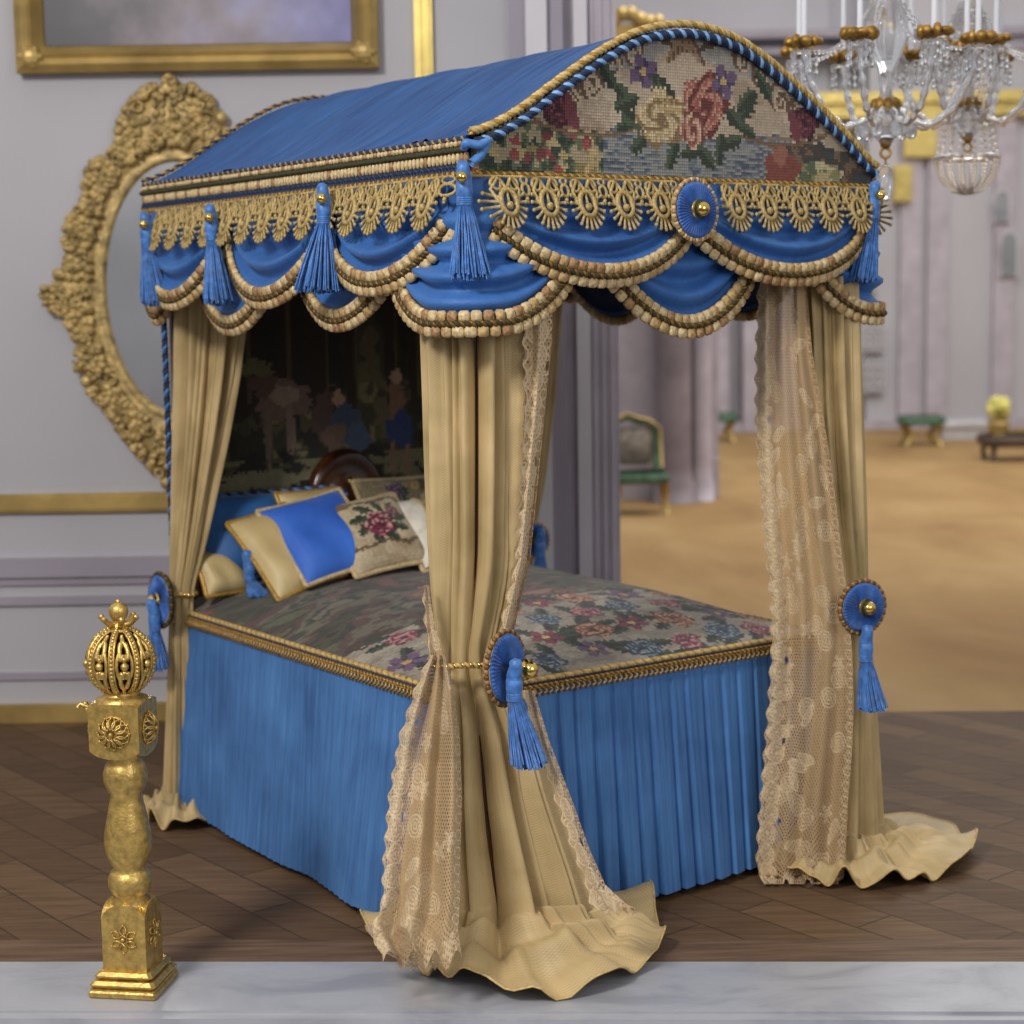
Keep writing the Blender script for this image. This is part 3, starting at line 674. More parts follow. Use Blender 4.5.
# ---- valance band + side braids
mb = MB(); ls = np.concatenate([np.linspace(-L, -.031, 40), np.linspace(-.03, .03, 9), np.linspace(.031, W - .031, 40), np.linspace(W - .03, W + .03, 9), np.linspace(W + .031, W + L, 40)])
G = np.array([[P3(l, -.006, z) for z in (1.90, 2.0, 2.06, 2.075)] for l in ls]); mb.grid(G, 0, G[..., [0, 2]] + G[..., [1, 2]] * (1, 0)); bp('valance_band', mb, 'silk_swag')
back = MB(); back.box((.08, L - .03, 1.92), (W - .08, L - .005, 2.12)); bp('valance_band', back, 'navy')
for side, rng in ((0, (-L - .01, .0)), (1, (W, W + L + .01))):
    mb = MB(); ls = np.linspace(rng[0], rng[1], 200)
    path = lambda z, o: [P3(l if side == 0 else l, o, z) for l in ls]
    a_x = lambda o, z: [(-o if side == 0 else W + o, b, z) for b in np.linspace(-.01, L + .01, 120)]
    hz = 2.15 if side == 0 else 2.105; sc_ = (hz - 2.062) / .088
    Z = lambda z: 2.062 + (z - 2.062) * sc_
    G = np.array([a_x(.005, 2.055), a_x(.006, Z(2.1)), a_x(.004, hz)]); mb.grid(G, 1)
    mb.rope(a_x(.010, Z(2.150)), .0075, .034, (1, 5, 1))
    mb.rope(a_x(.014, Z(2.071)), .0085, .03, (1, 1)); mb.rope(a_x(.012, Z(2.083)), .0085, .03, (1, 6))
    for q in np.arange(-.01, L + .01, .0185):
        x = -.013 if side == 0 else W + .013
        mb.ball((x, q, Z(2.102)), (.008, .0092, .0155), 2 if int(q * 60) % 5 == 0 else 0, 6, 5); mb.ball((x, q + .008, Z(2.138)), (.008, .0105, .0085), 2 if int(q * 60) % 4 == 0 else 0, 6, 4)
    mb.rope(a_x(.016, Z(2.123)), .008, .022, (3, 3))
    bp('side_braid', mb, ['pad_cream', 'rope_navy', 'pad_brown', 'olive', 'rope_blue', 'rope_gold', 'navy'])
# blue corner loop at the near corner where cords meet
mb = MB(); mb.tube(resample([(-.025, -.02, 2.125), (-.035, -.04, 2.135), (.0, -.05, 2.13), (.03, -.045, 2.14), (.01, -.04, 2.105), (-.02, -.04, 2.085)], .006), .011, 7); bp('cord_knot', mb, 'rope_blue')
# gold heading cord of the lace
ls = np.linspace(-L, W + L, 400)
mb = MB(); mb.rope([P3(l, .02, 2.062) for l in ls], .009, .024, (0, 1)); mb.rope([P3(l, .022, 2.05) for l in ls], .006, .02, (0, 1)); bp('heading_cord', mb, ['rope_gold', 'rope_bronze'])
# ---- guipure lace
def medallion(mb, l, out, sc=1.0):
    def T(u, v, w=0): return P3(l + u * sc, out + w - v * .32, 2.056 + v * sc)
    def curve_(pts, r): mb.tube([T(*p) for p in pts], r, 5, 0)
    def ell(cu, cv_, a, b, r, n=16, w=0): mb.tube([T(cu + a * math.cos(t_), cv_ + b * math.sin(t_), w) for t_ in np.arange(n) * 2 * PI / n], r, 5, 0, True)
    ell(0, -.066, .0245, .032, .0075, 18, .004); mb.ball(T(0, -.074, .006), (.011, .009, .011), 0, 7, 5)
    curve_([(0, -.064, .004), (0, -.036, .003)], .004)
    for k in range(13):
        t_ = -PI * 1.12 + k / 12 * PI * 1.24
        u0, v0 = .03 * math.cos(t_), -.068 + .036 * math.sin(t_); u1, v1 = .052 * math.cos(t_), -.068 + .062 * math.sin(t_)
        curve_([(u0, v0, .003), (u1, v1, .003)], .0042); mb.ball(T(u1, v1, .003), .006, 0, 5, 4)
    for sx in (-1, 1):
        ell(sx * .026, -.02, .013, .016, .005, 10); curve_([(sx * .03, -.066, .002), (sx * .04, -.035, .002), (sx * .02, -.005, .002)], .005)
        curve_([(0, -.034, .003), (sx * .012, -.015, .003), (sx * .02, -.003, .003)], .005)
    ell(.0615, -.034, .012, .015, .005, 10); ell(.0615, -.009, .010, .009, .004, 8)
    mb.ball(T(.0615, -.058), .007, 0, 5, 4); curve_([(.0615, -.05), (.0615, -.068)], .004)
    curve_([(-.06, -.001), (.0625, -.001)], .004)
for nm, rng in (('lace_trim', -.082 - .1235 * np.arange(14)[::-1]), ('lace_trim', np.array([.065, .189, .313, .437, .561])), ('lace_trim', np.array([.832, .95, 1.068, 1.186, 1.304])), ('lace_trim', np.arange(W + .06, W + L - .02, .1235))):
    mb = MB()
    for l in rng: medallion(mb, l, .056)
    bp(nm, mb, 'guipure')
# ---- swags with gimp edging
def gimp(mb, path, nrm, down, sp=.029):
    P = np.asarray(path); Lc = np.concatenate([[0], np.cumsum(np.linalg.norm(np.diff(P, axis=0), axis=1))]); n = max(2, int(Lc[-1] / sp))
    ip = lambda A, s_: np.array([np.interp(s_, Lc, np.asarray(A)[:, i]) for i in range(3)])
    for k in range(n + 1):
        for row in (-1, 1):
            s_ = min(Lc[-1], (k + (.5 if row > 0 else 0)) / n * Lc[-1]); p = ip(P, s_); nn = ip(nrm, s_); dd = ip(down, s_)
            nn /= np.linalg.norm(nn); dd -= nn * (dd @ nn); dd /= np.linalg.norm(dd); tt = np.cross(nn, dd)
            m = random.choice((0, 0, 0, 0, 4, 4, 4, 1)); rr = random.uniform(.88, 1.1)
            mb.ball(p + dd * row * .0185 + nn * .007, (.0158 * rr, .0158, .010), m, 8, 5, np.stack([tt, dd, nn]), .55)
    Q = [p + n_ * .012 for p, n_ in zip(P, nrm)]
    Rs = resample(Q, .011)
    mb.rope(Rs, .0095, .026, (2, 3), 5)
def swag(lc, w, zt, drop, ends, out, nf=3.2, seed=0, depth=.05, name='swag', top=False):
    ns, nt = 46, 34; S = np.linspace(-1, 1, ns); Tt = np.linspace(0, 1, nt); G = np.zeros((ns, nt, 3)); N = np.zeros((ns, 3)); D = np.zeros((ns, 3)); uv = np.zeros((ns, nt, 2))
    r = random.Random(seed); p0 = r.random() * 6; sk = r.uniform(-.12, .12)
    for i, s_ in enumerate(S):
        e = max(0, 1 - (s_) ** 2); hang = ends + (drop - ends) * e ** .85
        base_ = out if top else min(out, .010); out_e = base_ + (out - base_) * e ** .7
        for j, t_ in enumerate(Tt):
            z = zt - hang * t_ ; sh = max(0, t_) ** .8
            fold = math.sin(2 * PI * (nf * (t_ ** 1.15) + .35 * s_ * s_ + sk * s_) + p0 * .3)
            o = out_e + depth * (e ** .7) * math.sin(PI * .55 * t_ ** 1.6) + .024 * fold * (e ** .7 + .06) * min(1, t_ * 1.6) * (1 - .92 * t_ ** 7)
            G[i, j] = P3(lc + s_ * w / 2, o, z); uv[i, j] = (lc + s_ * w / 2, z)
        D[i] = (0, 0, -1); q, nn = per(lc + s_ * w / 2, out); N[i] = (nn[0], nn[1], .15)
    mb = MB(); mb.grid(G, 0, uv); o_ = bp(name, mb, 'silk_swag')
    hem = G[:, -1]; D0 = G[:, -1] - G[:, -4]; D0 = D0 * .5 + np.array([0, 0, -1.]) * np.linalg.norm(D0, axis=1)[:, None] * .5; T = np.gradient(hem, axis=0); T /= np.linalg.norm(T, axis=1)[:, None]
    N2 = np.cross(T, D0); N2 /= np.linalg.norm(N2, axis=1)[:, None] + 1e-9; N2 *= np.sign((N2 * N).sum(1))[:, None]; D2 = np.cross(N2, T); D2 *= -np.sign(D2[:, 2:3] + 1e-9)
    g = MB(); gimp(g, hem + N2 * .008, N2, D2); bp('gimp_edging', g, ['pad_cream', 'pad_brown', 'olive', 'rope_bronze', 'pad_mid'], o_)
    Gl = G[::2, ::2].copy(); ctr = np.array([W / 2, L / 2, 0]); 
    for i in range(Gl.shape[0]):
        q, nn = per(lc + S[i * 2] * w / 2, out); Gl[i, :, 0] -= nn[0] * .012; Gl[i, :, 1] -= nn[1] * .012
    lm = MB(); lm.grid(Gl, 0, uv[::2, ::2]); bp('lining', lm, 'navy', o_)
ZT = 2.055
# lower layer first
swag(0.0, .62, ZT, .365, .17, .034, 5.0, 1, .06)
swag(W - .03, .52, ZT, .365, .17, .012, 4.2, 2, .03)
swag(.675, .56, ZT, .39, .18, .010, 4.2, 3, .035)
for s_ in (-1, 1):
    o_ = lambda b: -b if s_ < 0 else W + b
    swag(o_(.59), .54, ZT, .355, .18, .002, 3.4, 4, .035); swag(o_(1.25), .54, ZT, .37, .18, .002, 3.4, 5, .035)
    swag(o_(1.80), .24, ZT, .34, .18, .002, 3.4, 12, .03)
# upper layer
swag(.355, .62, ZT, .245, .13, .042, 3.3, 6, top=True); swag(1.03, .62, ZT, .25, .13, .042, 3.3, 7, top=True)
for s_ in (-1, 1):
    o_ = lambda b: -b if s_ < 0 else W + b
    swag(o_(.32), .56, ZT, .26, .13, .036, 3.3, 8, top=True); swag(o_(.935), .58, ZT, .29, .13, .036, 3.3, 9, top=True); swag(o_(1.56), .54, ZT, .29, .13, .036, 3.3, 10, top=True)
# ---- tassels
def tassel(parent, c, length, lean=(0, 0), flare=1.0, frame=BF, n=(0, -1, 0), head=.02, seed=0, bead=True, name='tassel'):
    r = random.Random(seed); c = np.array(c, float); lean = np.array([lean[0], lean[1], 0.])
    mb = MB(); mb.tube(resample([c + (0, 0, .03), c + (0, 0, .034) + np.array(n) * .012, c + (0, 0, .0), c + (0, 0, -.03)], .006), np.interp(np.arange(40), [0, 8, 39], [.014, .02, .021])[:len(resample([c + (0, 0, .03), c + (0, 0, .034) + np.array(n) * .012, c + (0, 0, .0), c + (0, 0, -.03)], .006))], 10)
    mb.lathe([(.012, .0), (.021, -.01), (.021, -.035), (.017, -.05), (.016, -.055)], c, 14)
    for k in range(4): mb.torus(c + (0, 0, -.046 - .005 * k), .0175, .0035, (0, 0, 1), 14, 5)
    for k in range(210):
        a = r.random() * 2 * PI; rr = math.sqrt(r.random()); d = np.array([math.cos(a), math.sin(a), 0]) * rr
        le = length * r.uniform(.95, 1.03) * (1 - .04 * rr); w = (.029 + .006 * r.random()) * flare
        P = [c + (0, 0, -.055) + d * .015]
        for s_ in (.25, .6, 1.0):
            P.append(c + np.array([0, 0, -.055 - (le - .055) * s_]) + d * (.015 + w * s_ ** .9) + lean * s_ + np.array([r.uniform(-1, 1), r.uniform(-1, 1), 0]) * .002)
        mb.tube(P, .0021, 4, 0)
    t_ = sub(mb.build(name, 'tassel', parent, frame))
    if bead: MB().ball(c + np.array(n) * .03 + (0, 0, .004), .0145, 0, 14, 9).build('bead', 'bead_gold', t_, frame)
    return t_
def pt(l, out, z): p, n = per(l, out); return (p[0], p[1], z), (n[0], n[1], 0)
for l, z, ln, le, fl, od in ((0.0, 2.045, .25, (0.005, -.01), 1.15, .075), (-.56, 2.025, .25, (-.02, .01), 1.7, .10), (-1.25, 2.005, .26, (-.0, -.03), 1.0, .10), (-1.73, 2.005, .26, (-.0, -.05), 1.0, .10), (W - .045, 2.03, .25, (-.05, -.01), .9, .06), (W + .62, 2.03, .25, (0, 0), 1.2, .075), (W + 1.3, 2.03, .25, (0, 0), 1.2, .075)):
    c, n = pt(l, od, z); n = (n[0] * .6 + .1, n[1] - .6, 0) if l < 0 else n; n = np.array(n) / np.linalg.norm(n); tassel(bed, c, ln, le, fl, BF, n, seed=int(abs(l) * 100))
# ---- rosettes
def rosette(parent, c, axis, r, frame, ringmats=('pad_brown', 'pad_cream'), sy=1.0, btn=.03):
    A = basis(axis, (0, 0, 1)); c = np.array(c, float); k = 96; rs = [0, .25, .6, .92, 1.0]
    G = np.zeros((k, 5, 3))
    for i in range(k):
        a = 2 * PI * i / k
        for j, q in enumerate(rs):
            h = (.016 if i % 2 else .008) * (1 - .5 * q) if j < 4 else .002
            G[i, j] = c + A @ np.array([r * q * math.cos(a), r * q * math.sin(a) * sy, h + .006])
    mb = MB(); mb.grid(G, 0, cu=True); o = sub(mb.build('rosette', 'tassel_dark', parent, frame, smooth=False))
    g = MB(); n = 46
    for i in range(n):
        a = 2 * PI * i / n; g.ball(c + A @ np.array([r * 1.08 * math.cos(a), r * 1.08 * math.sin(a) * sy, .002]), .0075, i % 2, 6, 4)
    g.tube([c + A @ np.array([r * 1.02 * math.cos(a), r * 1.02 * math.sin(a) * sy, -.004]) for a in np.arange(24) * 2 * PI / 24], .008, 6, 1, True)
    g.build('gimp_ring', list(ringmats), o, frame)
    MB().ball(c + A @ np.array([0, 0, btn]), (.021, .021, .021), 0, 16, 10).lathe([(.01, .0), (.012, btn - .02), (.027, btn - .018), (.027, btn - .01), (.02, btn - .006)], c, 18, 0, axis).build('button', 'bead_gold', o, frame)
    return o
rosette(bed, (.648, -.115, 1.978), (0, -1, .05), .074, BF, sy=.95)
# ---- posts, headboard, back cord
for a, b in ((.05, .06), (W - .05, .06), (.14, L - .02), (W - .1, L - .02)):
    mb = MB(); mb.lathe([(.032, 0), (.032, .35), (.026, .4), (.024, 1.2), (.022, 2.1)], (a, b, 0), 14); bp('post', mb, 'wood_dark')
mb = MB(); mb.rope([(.06, L + .035, z) for z in np.linspace(.08, 2.0, 80)], .0115, .05, (0, 1, 0)); bp('back_cord', mb, ['rope_navy', 'rope_blue'])
HX = .075
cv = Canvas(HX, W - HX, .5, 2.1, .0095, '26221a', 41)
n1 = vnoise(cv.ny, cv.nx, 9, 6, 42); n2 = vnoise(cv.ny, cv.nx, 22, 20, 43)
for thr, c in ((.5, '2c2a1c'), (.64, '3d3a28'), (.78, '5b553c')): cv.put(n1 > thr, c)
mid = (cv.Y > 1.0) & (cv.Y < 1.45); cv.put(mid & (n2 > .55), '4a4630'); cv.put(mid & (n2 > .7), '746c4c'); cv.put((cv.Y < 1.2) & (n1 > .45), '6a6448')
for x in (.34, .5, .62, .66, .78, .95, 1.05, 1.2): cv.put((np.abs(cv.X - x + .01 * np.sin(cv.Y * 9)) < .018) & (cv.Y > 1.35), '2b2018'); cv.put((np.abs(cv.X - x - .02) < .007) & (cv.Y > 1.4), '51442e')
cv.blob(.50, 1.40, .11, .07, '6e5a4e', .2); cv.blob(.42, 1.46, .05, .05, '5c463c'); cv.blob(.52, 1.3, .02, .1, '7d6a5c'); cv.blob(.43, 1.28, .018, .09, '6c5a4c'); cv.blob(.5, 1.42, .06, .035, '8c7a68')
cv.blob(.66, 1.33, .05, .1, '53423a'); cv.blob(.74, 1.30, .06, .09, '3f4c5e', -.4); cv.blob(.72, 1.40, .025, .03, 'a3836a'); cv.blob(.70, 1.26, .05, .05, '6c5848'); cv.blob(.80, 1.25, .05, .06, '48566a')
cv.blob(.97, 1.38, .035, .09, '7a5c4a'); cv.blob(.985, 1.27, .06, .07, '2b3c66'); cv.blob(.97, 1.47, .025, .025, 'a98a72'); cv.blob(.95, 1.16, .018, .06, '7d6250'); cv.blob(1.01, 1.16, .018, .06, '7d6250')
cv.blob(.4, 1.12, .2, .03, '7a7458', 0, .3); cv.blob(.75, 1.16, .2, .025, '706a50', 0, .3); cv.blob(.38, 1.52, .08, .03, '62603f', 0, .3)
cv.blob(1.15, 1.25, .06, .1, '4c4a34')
mb = MB(); xs = np.linspace(HX, W - HX, cv.nx + 1); ys = np.linspace(.5, 2.1, cv.ny + 1); XX, YY = np.meshgrid(xs, ys); ii, jj = np.meshgrid(np.arange(cv.nx + 1.), np.arange(cv.ny + 1.))
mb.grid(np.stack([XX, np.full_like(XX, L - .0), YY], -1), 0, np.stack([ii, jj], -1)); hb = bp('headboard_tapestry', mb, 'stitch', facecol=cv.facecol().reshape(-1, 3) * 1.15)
MB_ = MB(); MB_.box((HX, L + .005, .05), (W - HX, L + .03, 2.1)); bp('headboard_panel', MB_, 'wood_dark')
mb = MB(); G = []
for i, t_ in enumerate(np.linspace(0, PI, 30)):
    G.append([(.73 + r * .165 * math.cos(t_), L - .0 - h, 1.0 + r * .215 * math.sin(t_)) for r, h in ((1.0, 0), (1.0, .03), (.9, .05), (.78, .035), (.6, .05), (.3, .058), (0.02, .06))])
mb.grid(np.array(G)); mb.box((.55, L - .06, .72), (.91, L - .0, 1.0)); bp('headboard_crest', mb, 'wood_dark')
# ---- mattress
MA0, MA1, MB0, MB1 = .035, 1.40, .165, 1.88
mb = MB(); mb.box((MA0 + .02, MB0 + .02, .12), (MA1 - .02, MB1, .69), 0, .03); bp('mattress', mb, 'cushion_gold')
# ---- pleated skirt
def rect_per(d, off):     # along left side from the head to the near corner, then along the foot, then up the right side
    Ls, Lf = MB1 - MB0, MA1 - MA0; r = .04
    if d < Ls - r: return np.array([MA0 - off, MB1 - d])
    if d < Ls + r: 
        t_ = (d - Ls + r) / (2 * r) * PI / 2; return np.array([MA0 + r, MB0 + r]) + (r + off) * np.array([-math.cos(t_), -math.sin(t_)])
    if d < Ls + Lf - r: return np.array([MA0 + d - Ls, MB0 - off])
    if d < Ls + Lf + r:
        t_ = (d - Ls - Lf + r) / (2 * r) * PI / 2; return np.array([MA1 - r, MB0 + r]) + (r + off) * np.array([math.sin(t_), -math.cos(t_)])
    return np.array([MA1 + off, MB0 + d - Ls - Lf])
Ls, Lf = MB1 - MB0, MA1 - MA0; DT = 2 * Ls + Lf; nd = 1500; nzv = 16
ds = np.linspace(0, DT, nd); G = np.zeros((nd, nzv, 3)); uv = np.zeros((nd, nzv, 2))
n_irr = vnoise(1, nd, 1, 60, 5, 2)[0]; n_big = vnoise(1, nd, 1, 14, 6, 2)[0]
for i, d in enumerate(ds):
    left_side = d < Ls
    p = .040 if left_side else .068; q = (d + (n_irr[i] - .5) * (.03 if left_side else .02)) / p; fr_ = q % 1
    saw = (1 - fr_) if fr_ > .12 else fr_ / .12 * .88 + .0
    soft = .5 + .5 * math.cos(2 * PI * fr_)
    for j in range(nzv):
        t_ = j / (nzv - 1); z = .685 - t_ * (.672 if d > Ls * .95 else .66)
        z += (0.012 * (n_big[i] - .5) if j == nzv - 1 else 0) + (.02 * (d - Ls) / Lf * t_ if Ls < d < Ls + Lf else 0)
        amp = (.013 if left_side else .022) * (.35 + .65 * t_)
        flare = (.055 * t_ if left_side else .045 * t_) + .06 * (n_big[i] - .4) * t_ ** 1.3
        shift = (.10 * t_ * (1 - d / Ls) * .9 if left_side else 0)
        groove = math.exp(-(min(fr_, 1 - fr_) / (.10 if left_side else .075)) ** 2)
        o = .014 + flare + amp * (.5 * saw + .5 * soft if left_side else .55 * saw) - (.012 if left_side else .024) * groove * (.3 + .7 * t_)
        pp = rect_per(d - 0 * shift, o); G[i, j] = (pp[0], pp[1], z); uv[i, j] = (d, z)
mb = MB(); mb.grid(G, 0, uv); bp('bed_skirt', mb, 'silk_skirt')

# ================================================================== BEDSPREAD
bsF = BF
bs = thing('tapestry_bedspread', 'floral and landscape tapestry bedspread with gold twisted rope border', 'bedspread', tuple(l2w(.7, 1.0, .69)), TH)
cv = Canvas(MA0, MA1, MB0, MB1, .0085, '3f3a30', 51)
n1 = vnoise(cv.ny, cv.nx, 16, 5, 52, 4); n2 = vnoise(cv.ny, cv.nx, 40, 14, 53, 3); n3 = vnoise(cv.ny, cv.nx, 7, 4, 54)
pal = ['201d18', '2f2b22', '4c4836', '39382a', '5a4038', '6c6650', '3a4038', '7a6e58', '8a7868']
idx = np.clip((n1 * .75 + n2 * .25) * len(pal) * 1.15 - .7, 0, len(pal) - 1).astype(int)
for i, c in enumerate(pal): cv.put(idx == i, c)
cv.put((n3 > .68) & (n2 > .5), '7a4840'); cv.put((n3 > .75) & (n2 > .62), '9a6a5a'); cv.put((n3 < .25) & (n2 > .6), '4a5660'); cv.put((n3 < .3) & (n2 < .35), '5c6040')
flo = cv.Y + .07 * (n1 - .5) < .75
cv.put(flo, '9c8f7c'); cv.put(flo & (n2 > .62), 'aea08a'); cv.put(flo & (n2 < .3), '867a6a')
rr = cv.r
cols = [('rose', ['5a2a18', '9a5434', 'c08054', 'd0a07a', '8c4630']), ('rose', ['5e1c2c', '943848', 'b8606c', 'c88a8c', '7c2c3c']), ('daisy', '6c4c6e', '40304c', 'c89a40'), ('daisy', '8e2c48', '4c1a2c', 'd8b850'), ('rose', ['26344c', '40566e', '6a7c8c', '8c98a0', '34465c'])]
spots = []
for row, y in enumerate((.245, .385, .53, .67)):
    for x in np.arange(.10 + .08 * (row % 2), 1.39, .165): spots.append((x + rr.normal(0, .015), y + rr.normal(0, .014)))
for x, y in spots:
    for k in range(3): 
        a = rr.random() * 6.3; cv.leaf(x + .075 * math.cos(a), y + .065 * math.sin(a), .05, .021, a + rr.normal(0, .5), ('232c22', '3a4a34'))
for k, (x, y) in enumerate(spots):
    f_ = cols[(k * 7 + k // 3) % 5]; r_ = rr.uniform(.048, .070)
    if f_[0] == 'rose': cv.rose(x, y, r_, f_[1], 3, rr.random() * 6)
    else: cv.daisy(x, y, r_, f_[1], f_[2], f_[3], 5, rr.random() * 6)
for k in range(12):
    x = .1 + k * .11; cv.scroll(x, .765 + .02 * math.sin(k * 2), .045, '4c3424', 1.2, k, 1 if k % 2 else -1, .008)
def quilt_z(a, b):
    u = (a - (MA0 + MA1) / 2) / ((MA1 - MA0) / 2); v_ = (b - (MB0 + 1.0)) / 1.0
    return .705 + .112 * (1 - min(1, abs(u)) ** (4.2 if u > 0 else 2.6)) * (1 - max(0, -v_) ** 3.4)
xs = np.linspace(MA0, MA1, cv.nx + 1); ys = np.linspace(MB0, MB1, cv.ny + 1); XX, YY = np.meshgrid(xs, ys)
ZZ = np.vectorize(quilt_z)(XX, YY) + .006 * (vnoise(cv.ny + 1, cv.nx + 1, 6, 6, 58) - .5)
ii, jj = np.meshgrid(np.arange(cv.nx + 1.), np.arange(cv.ny + 1.))
mb = MB(); mb.grid(np.stack([XX, YY, ZZ], -1), 0, np.stack([ii, jj], -1)); sub(mb.build('needlepoint_top', 'stitch', bs, BF, facecol=cv.facecol(.82).reshape(-1, 3)))
def border(off, z): return [np.append(rect_per(d, off), z) for d in np.linspace(0, DT, 420)]
mb = MB(); mb.rope(border(.012, .706), .0088, .032, (0, 1, 0)); mb.build('rope_border', ['rope_cream', 'rope_gold'], bs, BF)
mb = MB(); mb.rope(border(.015, .697), .0055, .02, (0, 0)); mb.build('navy_cord', ['rope_navy'], bs, BF)
mb = MB(); mb.rope(border(.020, .690), .0055, .018, (0, 1)); mb.rope(border(.021, .684), .004, .016, (1, 0))
for d in np.arange(0, DT, .019):
    P = []
    for s_ in np.linspace(0, 1, 6): P.append(np.append(rect_per(min(DT, d + .006 * math.sin(PI * s_ * 2)), .026 + .006 * math.sin(PI * s_)), .683 - .016 * math.sin(PI * s_ * .5 + .0) ))
    mb.tube(P, .0034, 5, 0); mb.ball(P[-1], .0052, 0, 6, 4)
mb.build('loop_fringe', ['rope_gold', 'rope_bronze'], bs, BF)

# ================================================================== CUSHIONS
def cushion(label, c, right, up, w, h, th, mat, piping=None, canvas=None, name='cushion', flop=.0, tassels=False, pr=.009, rope=False):
    c = np.array(c, float); A = basis(np.cross(right, up), right)   # columns: right, up', normal
    n = 34; o = thing(name, label, 'cushion', tuple(l2w(*(c - A[:, 1] * h / 2))), TH, 'cushions on the bed')
    u = np.linspace(-1, 1, n)
    def pos(a, b, s_):
        e = 1 - .06 * (1 - b * b) ; f_ = 1 - .06 * (1 - a * a)
        t_ = th / 2 * ((1 - a ** 4) * (1 - b ** 4)) ** .75
        q = np.array([a * w / 2 * e, b * h / 2 * f_, s_ * t_ - flop * (b + 1) ** 2 * .25 + .006 * math.sin(5 * a + 3 * b) * (1 - a * a) * (1 - b * b)])
        return c + A @ q
    if canvas is None:
        mb = MB()
        for s_ in (1, -1):
            G = np.array([[pos(a, b, s_) for b in u] for a in u]); UV = np.array([[(a * w / 2, b * h / 2) for b in u] for a in u]); mb.grid(G if s_ > 0 else G[::-1], 0, UV if s_ > 0 else UV[::-1])
        body = mb.build('cover', mat, o, BF)
    else:
        cv = canvas; mb = MB(); G = np.array([[pos(a, b, 1) for a in np.linspace(-1, 1, cv.nx + 1)] for b in np.linspace(-1, 1, cv.ny + 1)])
        ii, jj = np.meshgrid(np.arange(cv.nx + 1.), np.arange(cv.ny + 1.)); mb.grid(G, 0, np.stack([ii, jj], -1)); mb.build('needlepoint_front', 'stitch', o, BF, facecol=cv.facecol().reshape(-1, 3))
        mb = MB(); G = np.array([[pos(a, b, -1) for b in u] for a in u[::-1]]); mb.grid(G, 0, G[..., :2]); mb.build('backing', mat, o, BF)
    edge = [pos(a, -1, 0) for a in u[:-1]] + [pos(1, b, 0) for b in u[:-1]] + [pos(a, 1, 0) for a in u[::-1][:-1]] + [pos(-1, b, 0) for b in u[::-1][:-1]]
    if piping:
        mb = MB()
        if rope: mb.rope(edge, pr, pr * 4, (0, 1), 5, True)
        else: mb.tube(resample(edge, .012, True), pr, 6, 0, True)
        mb.build('piping', list(piping), o, BF)
    return o, pos
R_ = (1, 0, 0)
U_ = np.array([0, .78, .62])
# blue bolster pillow along the headboard with rope edge
o, pos = cushion('deep blue pillow with light blue rope edge behind the gold cushion', (.40, 1.835, .94), (1, -.03, 0), (0, .42, .9), .62, .32, .17, 'cushion_deep', ('rope_navy', 'rope_blue'), rope=True, pr=.012, name='pillow')
tassel(o, (.19, 1.645, .875), .115, (.02, -.02), .7, BF, (-1, 0, 0), seed=3, bead=False)
mb = MB(); mb.ball(pos(1, 1, 0) + np.array([.02, -.01, .012]), .016, 0, 12, 8); mb.build('corner_bead', 'bead_gold', o, BF)
cushion('small gold cushion lying lowest, tucked beside the curtain near the mirror', (.15, 1.77, .83), (1, .1, 0), (0, .5, .85), .18, .16, .08, 'cushion_gold', ('rope_gold',))
# row of tapestry pillows behind
def flower_canvas(w, h, seed, dark=False):
    cv = Canvas(-w / 2, w / 2, -h / 2, h / 2, .0085, 'bba684' if not dark else '8a7c60', seed)
    n1 = vnoise(cv.ny, cv.nx, 5, 5, seed); cv.put(n1 > .62, 'c9b795'); cv.put(n1 < .28, 'a89270'); return cv
cv = flower_canvas(.52, .3, 61, True)
for k in range(9):
    x, y = cv.r.uniform(-.22, .22), cv.r.uniform(-.1, .12); cv.leaf(x + .03, y, .035, .014, k); cv.rose(x, y, .03, [['5e1c2c', '943848', 'b8606c'], ['8a6a38', 'b08e4e', 'cdb06c'], ['40304c', '6c4c6e', '8a6a8a']][k % 3])
cushion('wide tapestry pillow with small flowers behind the rose cushion', (.98, 1.79, .965), (1, 0, 0), (0, .42, .9), .52, .30, .15, 'cushion_gold', ('pad_cream',), cv, name='pillow')
cushion('pale gold silk cushion leaning against the bright blue cushion', (.318, 1.615, .915), (.93, -.05, .24), (-.44, .72, .52), .27, .37, .09, 'cushion_gold', ('rope_gold',))
o, pos = cushion('bright blue cushion with cream piping in middle of row', (.445, 1.585, .95), (1, -.03, .17), (-.16, .78, .60), .33, .37, .11, 'cushion_blue', ('pad_cream',))
cv = flower_canvas(.32, .32, 62)
cv.curve([(-.16, -.07), (-.08, -.09), (.0, -.07), (.08, -.10), (.16, -.06)], .007, '6a5236'); cv.curve([(-.16, .1), (-.08, .13), (.0, .11), (.1, .13), (.16, .1)], .008, '5c4a30')
cv.blob(-.1, .12, .05, .02, '7a623c')
for a in range(9): cv.leaf(.01 + .085 * math.cos(a * .7), .015 + .07 * math.sin(a * .7), .038, .018, a * .7 + .4, ('2c3622', '44523a'))
cv.rose(.0, .0, .062, ['4c1424', '7c2a40', 'b06a76', 'd0a49a', '6a1c34'], 3, .5); cv.rose(.08, .05, .03, ['5a3040', '8a5a5a', 'a87a6a'], 2)
cushion('beige needlepoint cushion with a red rose and cream piping', (.62, 1.53, .945), (1, -.03, .10), (-.10, .72, .66), .31, .32, .12, 'cushion_gold', ('pad_cream',), cv)
o, pos = cushion('tapestry cushion with plain cream band beside near bed curtain', (.875, 1.50, .935), (1, -.03, .06), (-.06, .70, .68), .30, .31, .12, 'cushion_gold', ('pad_cream',), flower_canvas(.3, .33, 63, True))
